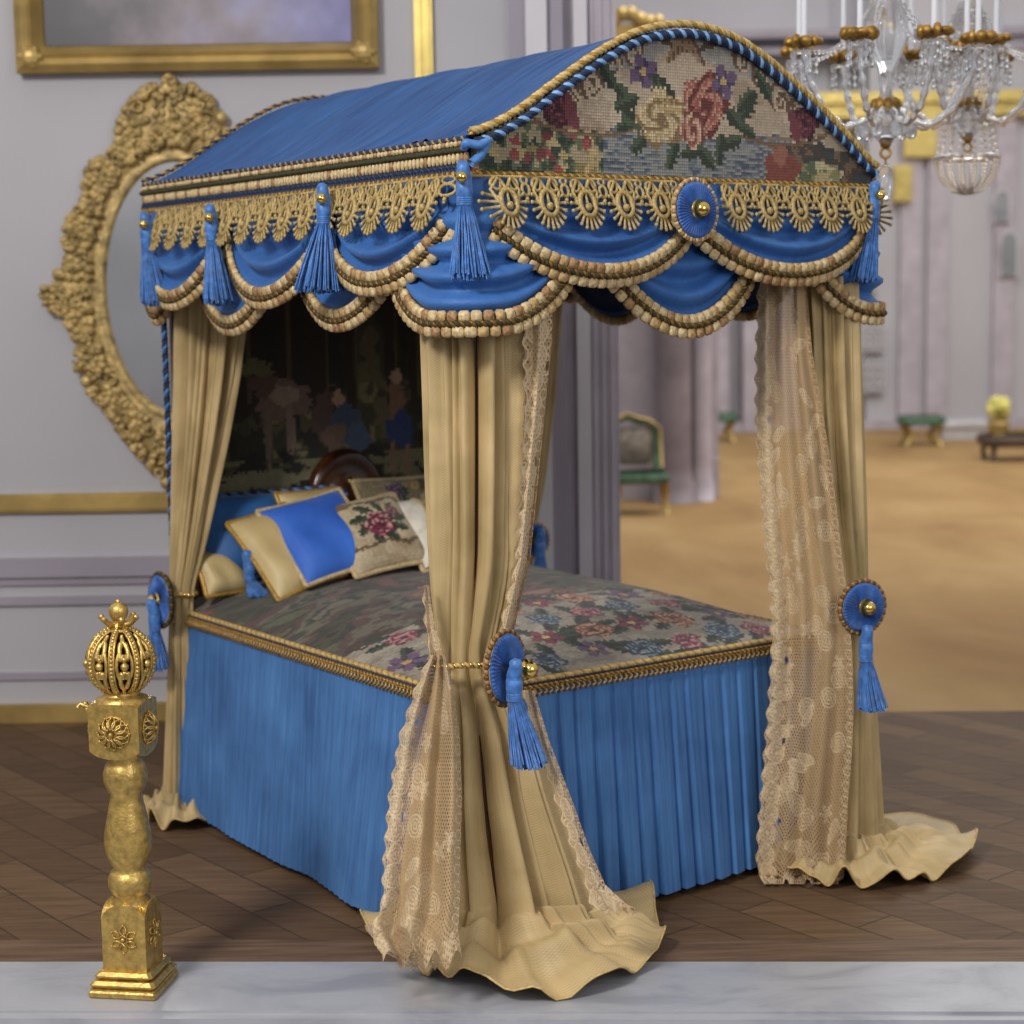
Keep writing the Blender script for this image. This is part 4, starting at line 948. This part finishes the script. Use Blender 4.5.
mb = MB(); G = np.array([[pos(a, b, 1) + np.array([0, -.004, .006]) for b in np.linspace(-.96, .96, 20)] for a in np.linspace(-.97, -.45, 8)]); mb.grid(G, 0, G[..., :2]); mb.build('cream_band', 'cushion_cream', o, BF)
mb = MB(); mb.tube([pos(-.43, b, 1) + np.array([0, -.006, .008]) for b in np.linspace(-.95, .95, 20)], .006, 6); mb.build('band_cord', 'pad_cream', o, BF)
cushion('small pale gold cushion tucked behind the bright blue cushion', (.50, 1.73, .985), (1, .1, 0), (0, .5, .85), .26, .24, .1, 'cushion_gold', ('rope_gold',))

# ================================================================== BED CURTAINS
def keyed(keys, y): 
    K = np.array(keys, float); return [float(np.interp(y, K[:, 0], K[:, i])) for i in range(1, K.shape[1])]
def foldfn(phi, z, seed, n, sharp=.75):
    r = random.Random(seed); f = 0; tot = 0
    for k, w in ((n, 1.0), (n * 2 - 3, .45), (n + 4, .5)):
        p = r.random() * 6.3; dr = r.uniform(-.5, .5); tw = r.uniform(-.35, .35)
        x = k * phi + p + dr * z * 2 + tw * math.sin(3 * z + p); f += w * (abs(math.sin(x / 2)) ** sharp * 2 - 1); tot += w
    return f / tot
def drape(parent, keys, Y, depth, ztop, zbot, seed, n, amp, frame, puddle=None, cz=None, dy=0, nphi=300, name='drape', tie_z=None):
    """closed fold-ribbed tube; keys (pixel row, left, right) measured on the photograph set its half width per height"""
    rows = 84; G = []; UV = []; K = []
    ys = [k[0] for k in keys]
    for k in keys:
        a, b = at(k[1], k[0], Y), at(k[2], k[0], Y); K.append(((a[2] + b[2]) / 2, (a[0] + b[0]) / 2, (b[0] - a[0]) / 2))
    K = np.array(sorted(K)); phi = np.arange(nphi) * 2 * PI / nphi
    zz = np.linspace(ztop, zbot, rows)
    def section(z):
        cx = np.interp(z, K[:, 0], K[:, 1]); rx = np.interp(z, K[:, 0], K[:, 2]); return cx, rx
    csm = lambda z, i: np.mean([section(z + d)[i] for d in (-.05, -.03, -.01, .01, .03, .05)])
    for z in zz:
        cx, rx = csm(z, 0), csm(z, 1); ry = max(.04, min(depth, rx * depth / .14))
        am = amp * (.75 if tie_z is None else (.35 + .65 * min(1, abs(z - tie_z) / .35)))
        row = []; uvr = []
        for p in phi:
            f = foldfn(p, z, seed, n); q = 1 + am * (f - .75)
            row.append((cx + rx * q * math.cos(p) / (1 + am * .12), Y + dy + ry * q * math.sin(p), z)); uvr.append((p * .26, z))
        G.append(row); UV.append(uvr)
    if puddle is not None:
        pts = np.array([onfloor(x, y)[:2] for x, y in puddle]); c = np.array([csm(zbot, 0), Y + dy])
        ang = np.arctan2(pts[:, 1] - c[1], pts[:, 0] - c[0]); rad = np.hypot(*(pts - c).T); o = np.argsort(ang); ang, rad = ang[o], rad[o]
        angx = np.concatenate([ang - 2 * PI, ang, ang + 2 * PI]); radx = np.tile(rad, 3)
        ga = np.linspace(-2 * PI, 2 * PI, 288); gr = np.interp(ga, angx, radx); gr = np.convolve(np.pad(gr, 6, 'edge'), np.hanning(13) / np.hanning(13).sum(), 'valid'); angx, radx = ga, gr
        base = np.array(G[-1]); br = random.Random(seed + 5); ph = [br.random() * 6.3 for _ in range(5)]
        for i, t_ in enumerate(np.linspace(0, 1, 26)[1:]):
            row = []; uvr = []
            for m_, p in enumerate(phi):
                b0 = base[m_]; d0 = b0[:2] - c; a_ = math.atan2(d0[1], d0[0]); r0 = np.hypot(*d0)
                R1 = np.interp(a_, angx, radx); R1 = max(R1, r0 + .01)
                wav = .5 * math.sin(7 * a_ + ph[0] + 1.5 * math.sin(2 * a_ + ph[4])) + .3 * math.sin(13 * a_ + ph[1]) + .2 * math.sin(19 * a_ + ph[2])
                R1 *= 1.02 + .04 * wav
                r_ = r0 + (R1 - r0) * (t_ ** 1.7); fall = zbot * (1 - t_) ** 1.5; ff = foldfn(p, zbot, seed, n)
                # collapsing folds, thicker in the middle of the puddle, ruffled at the hem
                hgt = .010 * t_ + fall + .065 * (ff + .1) * t_ * (1 - t_) * 2.2 + .028 * math.sin(PI * min(1, t_ * 1.05)) * (.6 + .5 * math.sin(9 * a_ + ph[3] + 3 * t_)) + .042 * t_ ** 2.2 * (wav + .7)
                hgt += .016 * math.sin(PI * t_) * math.sin(5.5 * t_ * PI + 3 * a_)
                row.append((c[0] + r_ * math.cos(a_), c[1] + r_ * math.sin(a_), max(.006, hgt))); uvr.append((p * .26, zbot - t_ * .4))
            G.append(row); UV.append(uvr)
    G = np.array(G); UV = np.array(UV)
    mb = MB(); mb.grid(G[:, ::-1], 0, UV[:, ::-1], cv=True); o = sub(mb.build(name, 'drape', parent, frame))
    if puddle is not None:
        mb = MB(); mb.tube(G[-1], .0035, 5, 0, True); mb.build('hem', 'rope_cream', o, frame)
    return o, section
I4 = Matrix.Identity(4)

def lace_paint(nu, nv, w, h, seed, style):
    """red = worked motif, green = cut-out"""
    U, V = np.meshgrid(np.linspace(0, w, nu), np.linspace(0, h, nv), indexing='ij'); C = np.zeros((nu, nv, 3)); r = np.random.default_rng(seed); den = np.zeros((nu, nv)); cut = np.zeros((nu, nv))
    def ringm(x, y, R, t_=.0055): 
        d = np.hypot(U - x, V - y); return np.clip(1 - np.abs(d - R) / t_, 0, 1)
    x0 = .032
    for k, y in enumerate(np.arange(.02, h, .062)):
        R = .026 + .006 * (k % 2); x = x0 + .006 * (k % 3)
        den = np.maximum(den, ringm(x, y, R)); den = np.maximum(den, ringm(x, y, R * .55, .004)); d = np.hypot(U - x, V - y); den = np.maximum(den, .45 * (d < R * .95)); den = np.maximum(den, 1. * (d < .006))
        if k % 4 == 2: cut = np.maximum(cut, 1. * (np.hypot((U - x - .032) / .45, V - y - .03) < .013))
    den = np.maximum(den, np.clip(1 - np.abs(U - .006 - .004 * np.sin(V * 100)) / .005, 0, 1))
    nfl = int(h * w * (95 if style else 60))
    for k in range(nfl):     # scattered worked flowers and leaves
        x = w * (.12 + .75 * r.random() ** 1.3); y = h * (k + r.random()) / nfl; a0 = r.random() * 6.3; kind = r.integers(0, 3)
        if kind == 0:
            for R_0 in (.030, .019, .008): den = np.maximum(den, ringm(x, y, R_0, .005) * .85)
        c_, s__ = math.cos(a0), math.sin(a0); u_ = (U - x) * c_ + (V - y) * s__; v_ = -(U - x) * s__ + (V - y) * c_
        if kind == 1:
            d = np.hypot(u_ / .036, v_ / .015); den = np.maximum(den, np.clip(1 - np.abs(d - 1) / .28, 0, 1) * .9); den = np.maximum(den, .4 * (d < 1))
        if kind == 2:
            th_ = np.arctan2(v_, u_); d = np.hypot(u_, v_) / (.026 * (.7 + .3 * np.cos(5 * th_))); den = np.maximum(den, np.clip(1 - np.abs(d - 1) / .25, 0, 1) * .9); den = np.maximum(den, .45 * (d < 1))
    for k, y in enumerate(np.arange(.02, h, .045)): den = np.maximum(den, ringm(w - .012, y, .014, .004) * .9)
    C[..., 0] = np.clip(den, 0, 1); C[..., 1] = cut; return C
def lace_panel(parent, keys, Yf, seed, waves, amp, style=1, ragged=.0, name='lace_panel', frame=I4, floor_run=None, w=None):
    """keys: (pixel row, left, right); Yf(row, s) gives the depth; keys past the floor contact lie on the floor"""
    nu, nv = 54, 340; y0, y1 = keys[0][0], keys[-1][0]; ys = np.linspace(y0, y1, nv); G = np.zeros((nu, nv, 3)); r = random.Random(seed); p = [r.random() * 6 for _ in range(4)]
    for j, y in enumerate(ys):
        l_, r_ = keyed(keys, y)
        for i, s_ in enumerate(np.linspace(0, 1, nu)):
            sc = (.5 + .5 * math.sin(y * .30 + p[3])) * 3.0 * max(0, 1 - s_ * 6)
            Yd = Yf(y, s_) + amp * math.sin(waves * 2 * PI * s_ + p[0] + y * .006) + .4 * amp * math.sin(waves * 4.6 * s_ + p[1] - y * .013)
            q = at(l_ - sc + (r_ - l_) * s_, y + ragged * math.sin(s_ * 22 + p[2]) * (j / nv) ** 6, Yd)
            if q[2] < .012: q = onfloor(l_ + (r_ - l_) * s_, y, .012 + .006 * math.sin(i))
            G[i, j] = q
    h = np.linalg.norm(np.diff(G[nu // 2], axis=0), axis=1).sum(); w = w or max(np.linalg.norm(G[-1, nv // 2] - G[0, nv // 2]) * 1.25, .08)
    C = lace_paint(nu, nv, w, h, seed, style); U, V = np.meshgrid(np.linspace(0, w, nu), np.linspace(0, h, nv), indexing='ij')
    mb = MB(); mb.grid(G, 0, np.stack([U, V], -1) + .001, vc=C + np.array([0, 0, .01])); return mb.build(name, 'lace', parent, frame)
def tieband(parent, px0, px1, py, Y, r, ry):
    a, b = at(px0, py, Y), at(px1, py - 2, Y); c = (a + b) / 2; rx = (b[0] - a[0]) / 2 + .008; P = [(c[0] + rx * math.cos(t_), Y + ry * math.sin(t_), c[2] + .004 * math.sin(3 * t_)) for t_ in np.linspace(0, 2 * PI, 48, endpoint=False)]
    mb = MB(); mb.rope(P, r, .022, (0, 1), 5, True); return mb.build('tieback', ['bead_gold', 'rope_cream'], parent)

# ---- near curtain
YN = 4.55
q = onfloor(500, 958)
cn = thing('bed_curtain', 'gold curtain with lace edging and long puddled hem standing over the marble step', 'curtain', (q[0], q[1], 0), 0, 'bed curtains')
keysN = [(270, 416, 532), (320, 417, 533), (400, 420, 532), (480, 422, 530), (560, 425, 526), (610, 429, 514), (640, 434, 503), (660, 436, 498), (680, 432, 506), (720, 424, 530), (760, 414, 548), (800, 405, 562), (850, 396, 582), (885, 391, 596), (915, 388, 606), (940, 386, 612)]
zt = at(474, 660, YN)[2]
dn, secN = drape(cn, keysN, YN, .085, 1.77, .15, 3, 9, .70, I4, [(372, 905), (366, 925), (395, 955), (430, 978), (470, 990), (520, 1005), (570, 1001), (620, 985), (650, 968), (657, 950), (645, 915), (630, 895), (560, 885), (480, 890), (420, 895)], dy=.06, tie_z=zt)
tieband(cn, 436, 497, 663, YN - .0, .008, .062)
axn = np.array([.72, -.70, .02])
rc = at(505, 668, YN - .085); rosette(cn, rc, (.86, -.51, .03), .088, I4, ringmats=('rope_bronze', 'pad_brown'), btn=.075)
tassel(cn, at(514, 676, YN - .15), .235, (.035, -.005), 1.0, I4, (.55, -.8, 0), seed=21, bead=False)
# lace strips: inner edge above, both sides below the tie
lace_panel(cn, [(300, 524, 553), (340, 525, 552), (400, 526, 546), (480, 522, 538), (560, 516, 530), (640, 498, 512)], lambda y, s_: YN + .0 + .05 * s_, 5, 1.5, .012, 0)
lace_panel(cn, [(585, 424, 428), (620, 426, 434), (660, 430, 446)], lambda y, s_: YN - .02, 8, 1.0, .006, 0)
lace_panel(cn, [(655, 431, 446), (690, 416, 454), (740, 400, 460), (800, 390, 462), (860, 385, 460), (900, 384, 460), (930, 372, 458), (960, 385, 462)], lambda y, s_: YN - .10 - .05 * s_ - .0011 * max(0, y - 760) * .9, 6, 2.6, .022, 1, 10, w=.34)
lace_panel(cn, [(925, 366, 400), (935, 372, 420), (945, 376, 430), (955, 392, 445), (968, 412, 452)], lambda y, s_: 4.36, 9, 2.0, .01, 0, 3, w=.12)
lace_panel(cn, [(690, 523, 534), (740, 538, 549), (800, 557, 572), (850, 574, 590), (885, 587, 606), (905, 592, 628), (912, 600, 640)], lambda y, s_: YN - .085 - .0005 * max(0, y - 690), 7, 1.0, .008, 0, 3, w=.10)

# ---- right curtain (foot side, far end)
YR = 5.24
q = onfloor(840, 880)
cr = thing('bed_curtain', 'gold curtain faced with a wide lace panel beside the honey coloured hall floor', 'curtain', (q[0], q[1], 0), 0, 'bed curtains')
keysR = [(270, 792, 868), (320, 795, 868), (400, 798, 870), (480, 806, 872), (540, 816, 873), (580, 826, 873), (606, 832, 873), (640, 826, 876), (700, 815, 881), (760, 806, 885), (820, 798, 888), (850, 790, 890), (880, 784, 892)]
zr = at(853, 606, YR)[2]
drape(cr, keysR, YR, .08, 1.80, .12, 13, 9, .62, I4, [(765, 862), (762, 876), (800, 884), (850, 891), (900, 889), (940, 880), (968, 862), (958, 838), (930, 822), (896, 826), (870, 835), (820, 840)], dy=.05, tie_z=zr)
tieband(cr, 832, 873, 606, YR + .02, .007, .055)
rosette(cr, at(862, 607, YR - .10), (.50, -.86, .03), .072, I4, ringmats=('rope_bronze', 'pad_brown'), sy=1.1)
tassel(cr, at(866, 640, YR - .14), .21, (.02, -.0), 1.0, I4, (.3, -.95, 0), seed=22, bead=False)
lace_panel(cr, [(282, 760, 806), (350, 757, 812), (420, 757, 824), (470, 760, 832), (520, 764, 838), (560, 768, 842), (600, 772, 848), (650, 773, 852), (700, 770, 854), (750, 766, 852), (800, 762, 848), (840, 759, 846), (872, 758, 844), (884, 764, 838)], lambda y, s_: YR - .10 + .04 * (1 - s_), 15, 3.2, .014, 1, 5, w=.36)

# ---- left curtain at the head
YL = 6.0
q = onfloor(178, 822)
cl = thing('bed_curtain', 'gold curtain at the head post nearest the oval mirror, without lace', 'curtain', (q[0], q[1], 0), 0, 'bed curtains')
keysL = [(270, 170, 254), (320, 171, 252), (380, 171, 244), (440, 170, 232), (500, 169, 218), (550, 168, 206), (590, 168, 194), (620, 168, 194), (680, 165, 197), (740, 162, 200), (790, 160, 202), (815, 157, 206)]
drape(cl, keysL, YL, .10, 1.88, .06, 24, 8, .55, I4, [(150, 822), (158, 830), (180, 834), (200, 832), (212, 822), (205, 812), (170, 808)], dy=.0, tie_z=at(180, 595, YL)[2])
tieband(cl, 168, 194, 594, YL, .007, .05)
rosette(cl, at(161, 600, YL - .05), (-.80, -.55, .03), .085, I4, ringmats=('rope_bronze', 'olive'))
tassel(cl, at(154, 612, YL - .10), .20, (0, 0), .9, I4, (-.85, -.5, 0), seed=23, bead=False)
# ---- curtain at the far right head post
YB = 6.72
q = at(520, 740, YB)
cb = thing('bed_curtain', 'mostly hidden gold curtain in shadow beside the white pilaster', 'curtain', (q[0], q[1], 0), 0, 'bed curtains')
keysB = [(270, 496, 566), (320, 496, 562), (400, 498, 556), (480, 500, 546), (540, 503, 534), (560, 503, 532), (620, 500, 536), (740, 496, 540)]
drape(cb, keysB, YB, .09, 1.88, .02, 34, 9, .3, I4)
rosette(cb, at(534, 540, YB - .06), (.5, -.86, .03), .06, I4)
tassel(cb, at(540, 540, YB - .1), .22, (0, 0), .8, I4, (.5, -.85, 0), seed=24, bead=False)

# ================================================================== NEWEL POST
pc = onfloor(124, 1000); PXc = (onfloor(90, 1000) + onfloor(157, 1000)) / 2; rz = -.16
bw = .089
base_c = PXc + np.array([.010, .085, 0]); base_c[2] = .001
npst = thing('newel_post', 'gilded turned newel post with filigree ball finial on marble step', 'newel post', tuple(base_c), rz)
NF = Matrix.Translation(base_c) @ Matrix.Rotation(rz, 4, 'Z')
def npx(y): return at(124, y, base_c[1] - .03)[2]
z_ = {k: npx(y) for k, y in dict(bt=968, lb=905, lt=888, t1=878, t2=840, t3=770, r2=752, r1=742, ub=738, ut=692, ball_b=692, ball_t=632, fin=625, top=603).items()}
def part(nm, mb, m='gold_post', smooth=True, par=None): return sub(mb.build(nm, m, par or npst, NF, smooth=smooth))
mb = MB(); zt_ = z_['bt']
mb.box((-bw, -bw, 0), (bw, bw, zt_ * .30), 0, .004); mb.box((-bw * .95, -bw * .95, zt_ * .3), (bw * .95, bw * .95, zt_ * .36)); mb.box((-bw * .98, -bw * .98, zt_ * .36), (bw * .98, bw * .98, zt_ * .68), 0, .008); mb.box((-bw * .86, -bw * .86, zt_ * .68), (bw * .86, bw * .86, zt_), 0, .008); part('base', mb, smooth=False)
def dome_block(w, z0, z1, arch_h, low=0):
    """square block whose four faces end in a rounded arch"""
    mb = MB(); n = 14; G = []
    def hgt(s_): return z1 - arch_h * (1 - math.sqrt(max(0, 1 - s_ * s_)))
    def lowz(s_): return z0 + low * (1 - math.sqrt(max(0, 1 - s_ * s_)))
    pts = []
    for k in range(4):
        a = k * PI / 2
        for s_ in np.linspace(-1, 1, n, endpoint=False): pts.append((s_, a))
    rows = []
    for f_ in (0, .5, 1):
        row = []
        for s_, a in pts:
            x, y = s_ * w, -w; c, sn = math.cos(a), math.sin(a); lo_, hi_ = lowz(s_ * .97), hgt(s_ * .97); row.append((x * c - y * sn, x * sn + y * c, lo_ + (hi_ - lo_) * f_))
        rows.append(row)
    top_ = [(x * .55, y * .55, z1 - .2 * arch_h) for x, y, z in rows[-1]]; bot_ = [(x * .55, y * .55, z0 + .2 * low) for x, y, z in rows[0]]
    mb.grid(np.array([bot_] + rows + [top_]), 0, cv=True); b = mb.n; nn = len(pts)
    mb.f += [tuple(range(b - nn, b)), tuple(range(b - 5 * nn, b - 4 * nn))[::-1]]; mb.mi += [0, 0]
    return mb
zl0, zl1 = z_['bt'], npx(912); zu0, zu1 = npx(757), npx(702)
part('lower_block', dome_block(.058, zl0, zl1 + .025, .045), smooth=False)
part('upper_block', dome_block(.066, zu0, zu1, .012, .03), smooth=False)
prof = [(.045, npx(910)), (.05, npx(903)), (.040, npx(898)), (.050, npx(894)), (.055, npx(888)), (.055, npx(881)), (.048, npx(875)), (.038, npx(871)), (.047, npx(866)), (.057, npx(856)), (.061, npx(846)), (.059, npx(836)), (.050, npx(818)), (.042, npx(804)), (.039, npx(797)), (.049, npx(791)), (.055, npx(784)), (.056, npx(776)), (.050, npx(768)), (.040, npx(762)), (.046, npx(757)), (.044, npx(752))]
part('turned_shaft', MB().lathe(prof, (0, 0, 0), 36))
def filigree(z, w, R, npet, name='filigree_flower', dish=True):
    for a in (0, PI / 2, PI, -PI / 2):
        mb = MB(); n = np.array([math.sin(a), -math.cos(a), 0]); A = basis(n, (0, 0, 1)); c = n * w + np.array([0, 0, z])
        h = .02 if dish else .006
        for k in range(npet):
            t_ = 2 * PI * k / npet; d = A[:, 0] * math.cos(t_) + A[:, 1] * math.sin(t_); e = A[:, 0] * -math.sin(t_) + A[:, 1] * math.cos(t_)
            lo_ = [c + d * R * (.3 + .7 * s_) + e * R * .24 * sg * math.sin(PI * s_) + n * h * (1 - s_ ** 2) for sg, S in ((1, np.linspace(0, 1, 7)), (-1, np.linspace(1, 0, 7)[1:-1])) for s_ in S]
            mb.tube(lo_, R * .06, 5, 0, True); mb.ball(c + d * R + n * .003, R * .09, 0, 6, 5)
        mb.ball(c + n * h, R * .17, 0, 10, 7); mb.torus(c + n * h * .8, R * .28, R * .06, n); 
        if dish: mb.torus(c + n * .003, R * .98, R * .06, n, 24)
        part(name, mb)
filigree((zu0 + zu1) / 2 - .002, .066, .042, 12); filigree(npx(936), .058, .036, 6, dish=False)
# finial
zb0, zb1 = npx(697), npx(630); zc_ = (zb0 + zb1) / 2; RB = (zb1 - zb0) / 2; RX = .083
part('finial_seat', MB().lathe([(.066, zu1 - .008), (.066, zu1 + .004), (.05, zu1 + .010), (.035, zb0 + .012)], (0, 0, 0), 24))
mb = MB(); mb.ball((0, 0, zc_), (RX * .80, RX * .80, RB * .85), 0, 24, 16); fb = part('finial_shade_core', mb, 'gold_post_shade')  # dark ball added to stand in for the shade inside the hollow finial
mb = MB()
def sph(th_, ph_, k=1.0): return np.array([RX * k * math.cos(th_) * math.cos(ph_), RX * k * math.cos(th_) * math.sin(ph_), zc_ + RB * k * math.sin(th_)])
NS = 8
for k in range(NS):
    p0 = 2 * PI * k / NS + .1
    for off in (-.07, .07): mb.tube([sph(t_, p0 + off / max(.25, math.cos(t_)) * .9) for t_ in np.linspace(-1.45, 1.45, 24)], .0038, 5)
    for t_ in np.linspace(-1.35, 1.35, 24): mb.ball(sph(t_, p0, 1.02), .0058, 0, 6, 5)
    pm = p0 + PI / NS; wd = PI / NS * .72
    for sg in (-1, 1):
        for t0, sc in ((.42, 1), (-.42, -1)):
            P = []
            for s_ in np.linspace(0, 1, 18):
                r_ = .34 * (1 - .75 * s_); a = s_ * 4.6; P.append(sph(t0 + sc * (r_ * math.cos(a) - .05), pm + sg * wd * (.42 + 1.0 * r_ * math.sin(a) * 1.0 - .1) / max(.4, math.cos(t0)) * .75, 1.0))
            mb.tube(P, .0062, 6)
        mb.tube([sph(t_, pm + sg * wd * .85 * math.sin(PI * (t_ + 1) / 2) ** 2) for t_ in np.linspace(-1, 1, 20)], .005, 5)
    mb.ball(sph(0, pm, 1.0), .011, 0, 8, 6); mb.ball(sph(.2, pm, .98), .008, 0, 8, 6); mb.ball(sph(-.2, pm, .98), .008, 0, 8, 6)
mb.torus((0, 0, zb1 - .006), .026, .006); mb.torus((0, 0, zb0 + .008), .032, .007)
part('finial_filigree', mb)
mb = MB(); mb.ball((0, 0, npx(614)), .025, 0, 18, 12); mb.ball((0, 0, npx(604)), .007, 0, 8, 6)
zpt = npx(625)
for k in range(6):
    a = 2 * PI * k / 6; d = np.array([math.cos(a), math.sin(a), 0]); P = [d * .012 + (0, 0, zpt - .006), d * .03 + (0, 0, zpt - .002), d * .046 + (0, 0, zpt + .014)]
    mb.tube(resample(P, .006), .007, 6); mb.ball(P[-1], .008, 0, 7, 5)
mb.lathe([(.02, zb1 - .01), (.018, zpt), (.012, npx(620))], (0, 0, 0), 14); part('finial_tip', mb)
mb = MB(); q = np.array([-.072, -.05, zu1 - .004])
for k in range(3): mb.ball(q + (-.006 * k, .008 * k, .004 * k - .012), .009, 0, 7, 5)
mb.tube([q + (.01, .0, -.01), q + (-.015, -.01, .004), q + (-.022, -.01, -.006)], .005, 6); part('loose_leaf', mb)

# ================================================================== LIGHT
w = bpy.data.worlds.new('room_light'); SC.world = w; w.use_nodes = True; nt = w.node_tree; bg = nt.nodes['Background']
tc = nt.nodes.new('ShaderNodeTexCoord'); sp = nt.nodes.new('ShaderNodeSeparateXYZ'); cr_ = nt.nodes.new('ShaderNodeValToRGB'); mp = nt.nodes.new('ShaderNodeMapRange')
mp.inputs[1].default_value = -1; nt.links.new(tc.outputs['Generated'], sp.inputs[0]); nt.links.new(sp.outputs[2], mp.inputs[0]); nt.links.new(mp.outputs[0], cr_.inputs[0]); nt.links.new(cr_.outputs[0], bg.inputs[0])
e = cr_.color_ramp.elements; e[0].position = .42; e[0].color = (.20, .18, .17, 1); e[1].position = .56; e[1].color = (.65, .65, .68, 1); k_ = e.new(.95); k_.color = (1, .98, .96, 1)
bg.inputs[1].default_value = .62
def area(name, loc, target, size, energy, col=(1, 1, 1), sy=None):
    ld = bpy.data.lights.new(name, 'AREA'); ld.energy = energy; ld.size = size; ld.color = col
    if sy: ld.shape = 'RECTANGLE'; ld.size_y = sy
    o = bpy.data.objects.new(name, ld); COL.objects.link(o); o.location = loc
    o.rotation_euler = (Vector(target) - Vector(loc)).to_track_quat('-Z', 'Y').to_euler(); return o
area('key_light', (-2.6, 1.0, 4.6), (0, 5.2, 1.0), 1.0, 235, (1, .97, .93))
area('fill_light', (2.4, .6, 3.0), (.4, 5.2, .9), 2.0, 55, (.95, .97, 1))
area('hall_fill', (4.5, 15, 7.5), (4.2, 16, 0), 7, 700, (1, .98, .95))  # unseen lamp added above the hall to control its brightness
SC.view_settings.view_transform = 'Standard'; SC.view_settings.look = 'None'; SC.view_settings.exposure = 0
SC.cycles.use_denoising = True
SC.cycles.max_bounces = 8; SC.cycles.transparent_max_bounces = 24
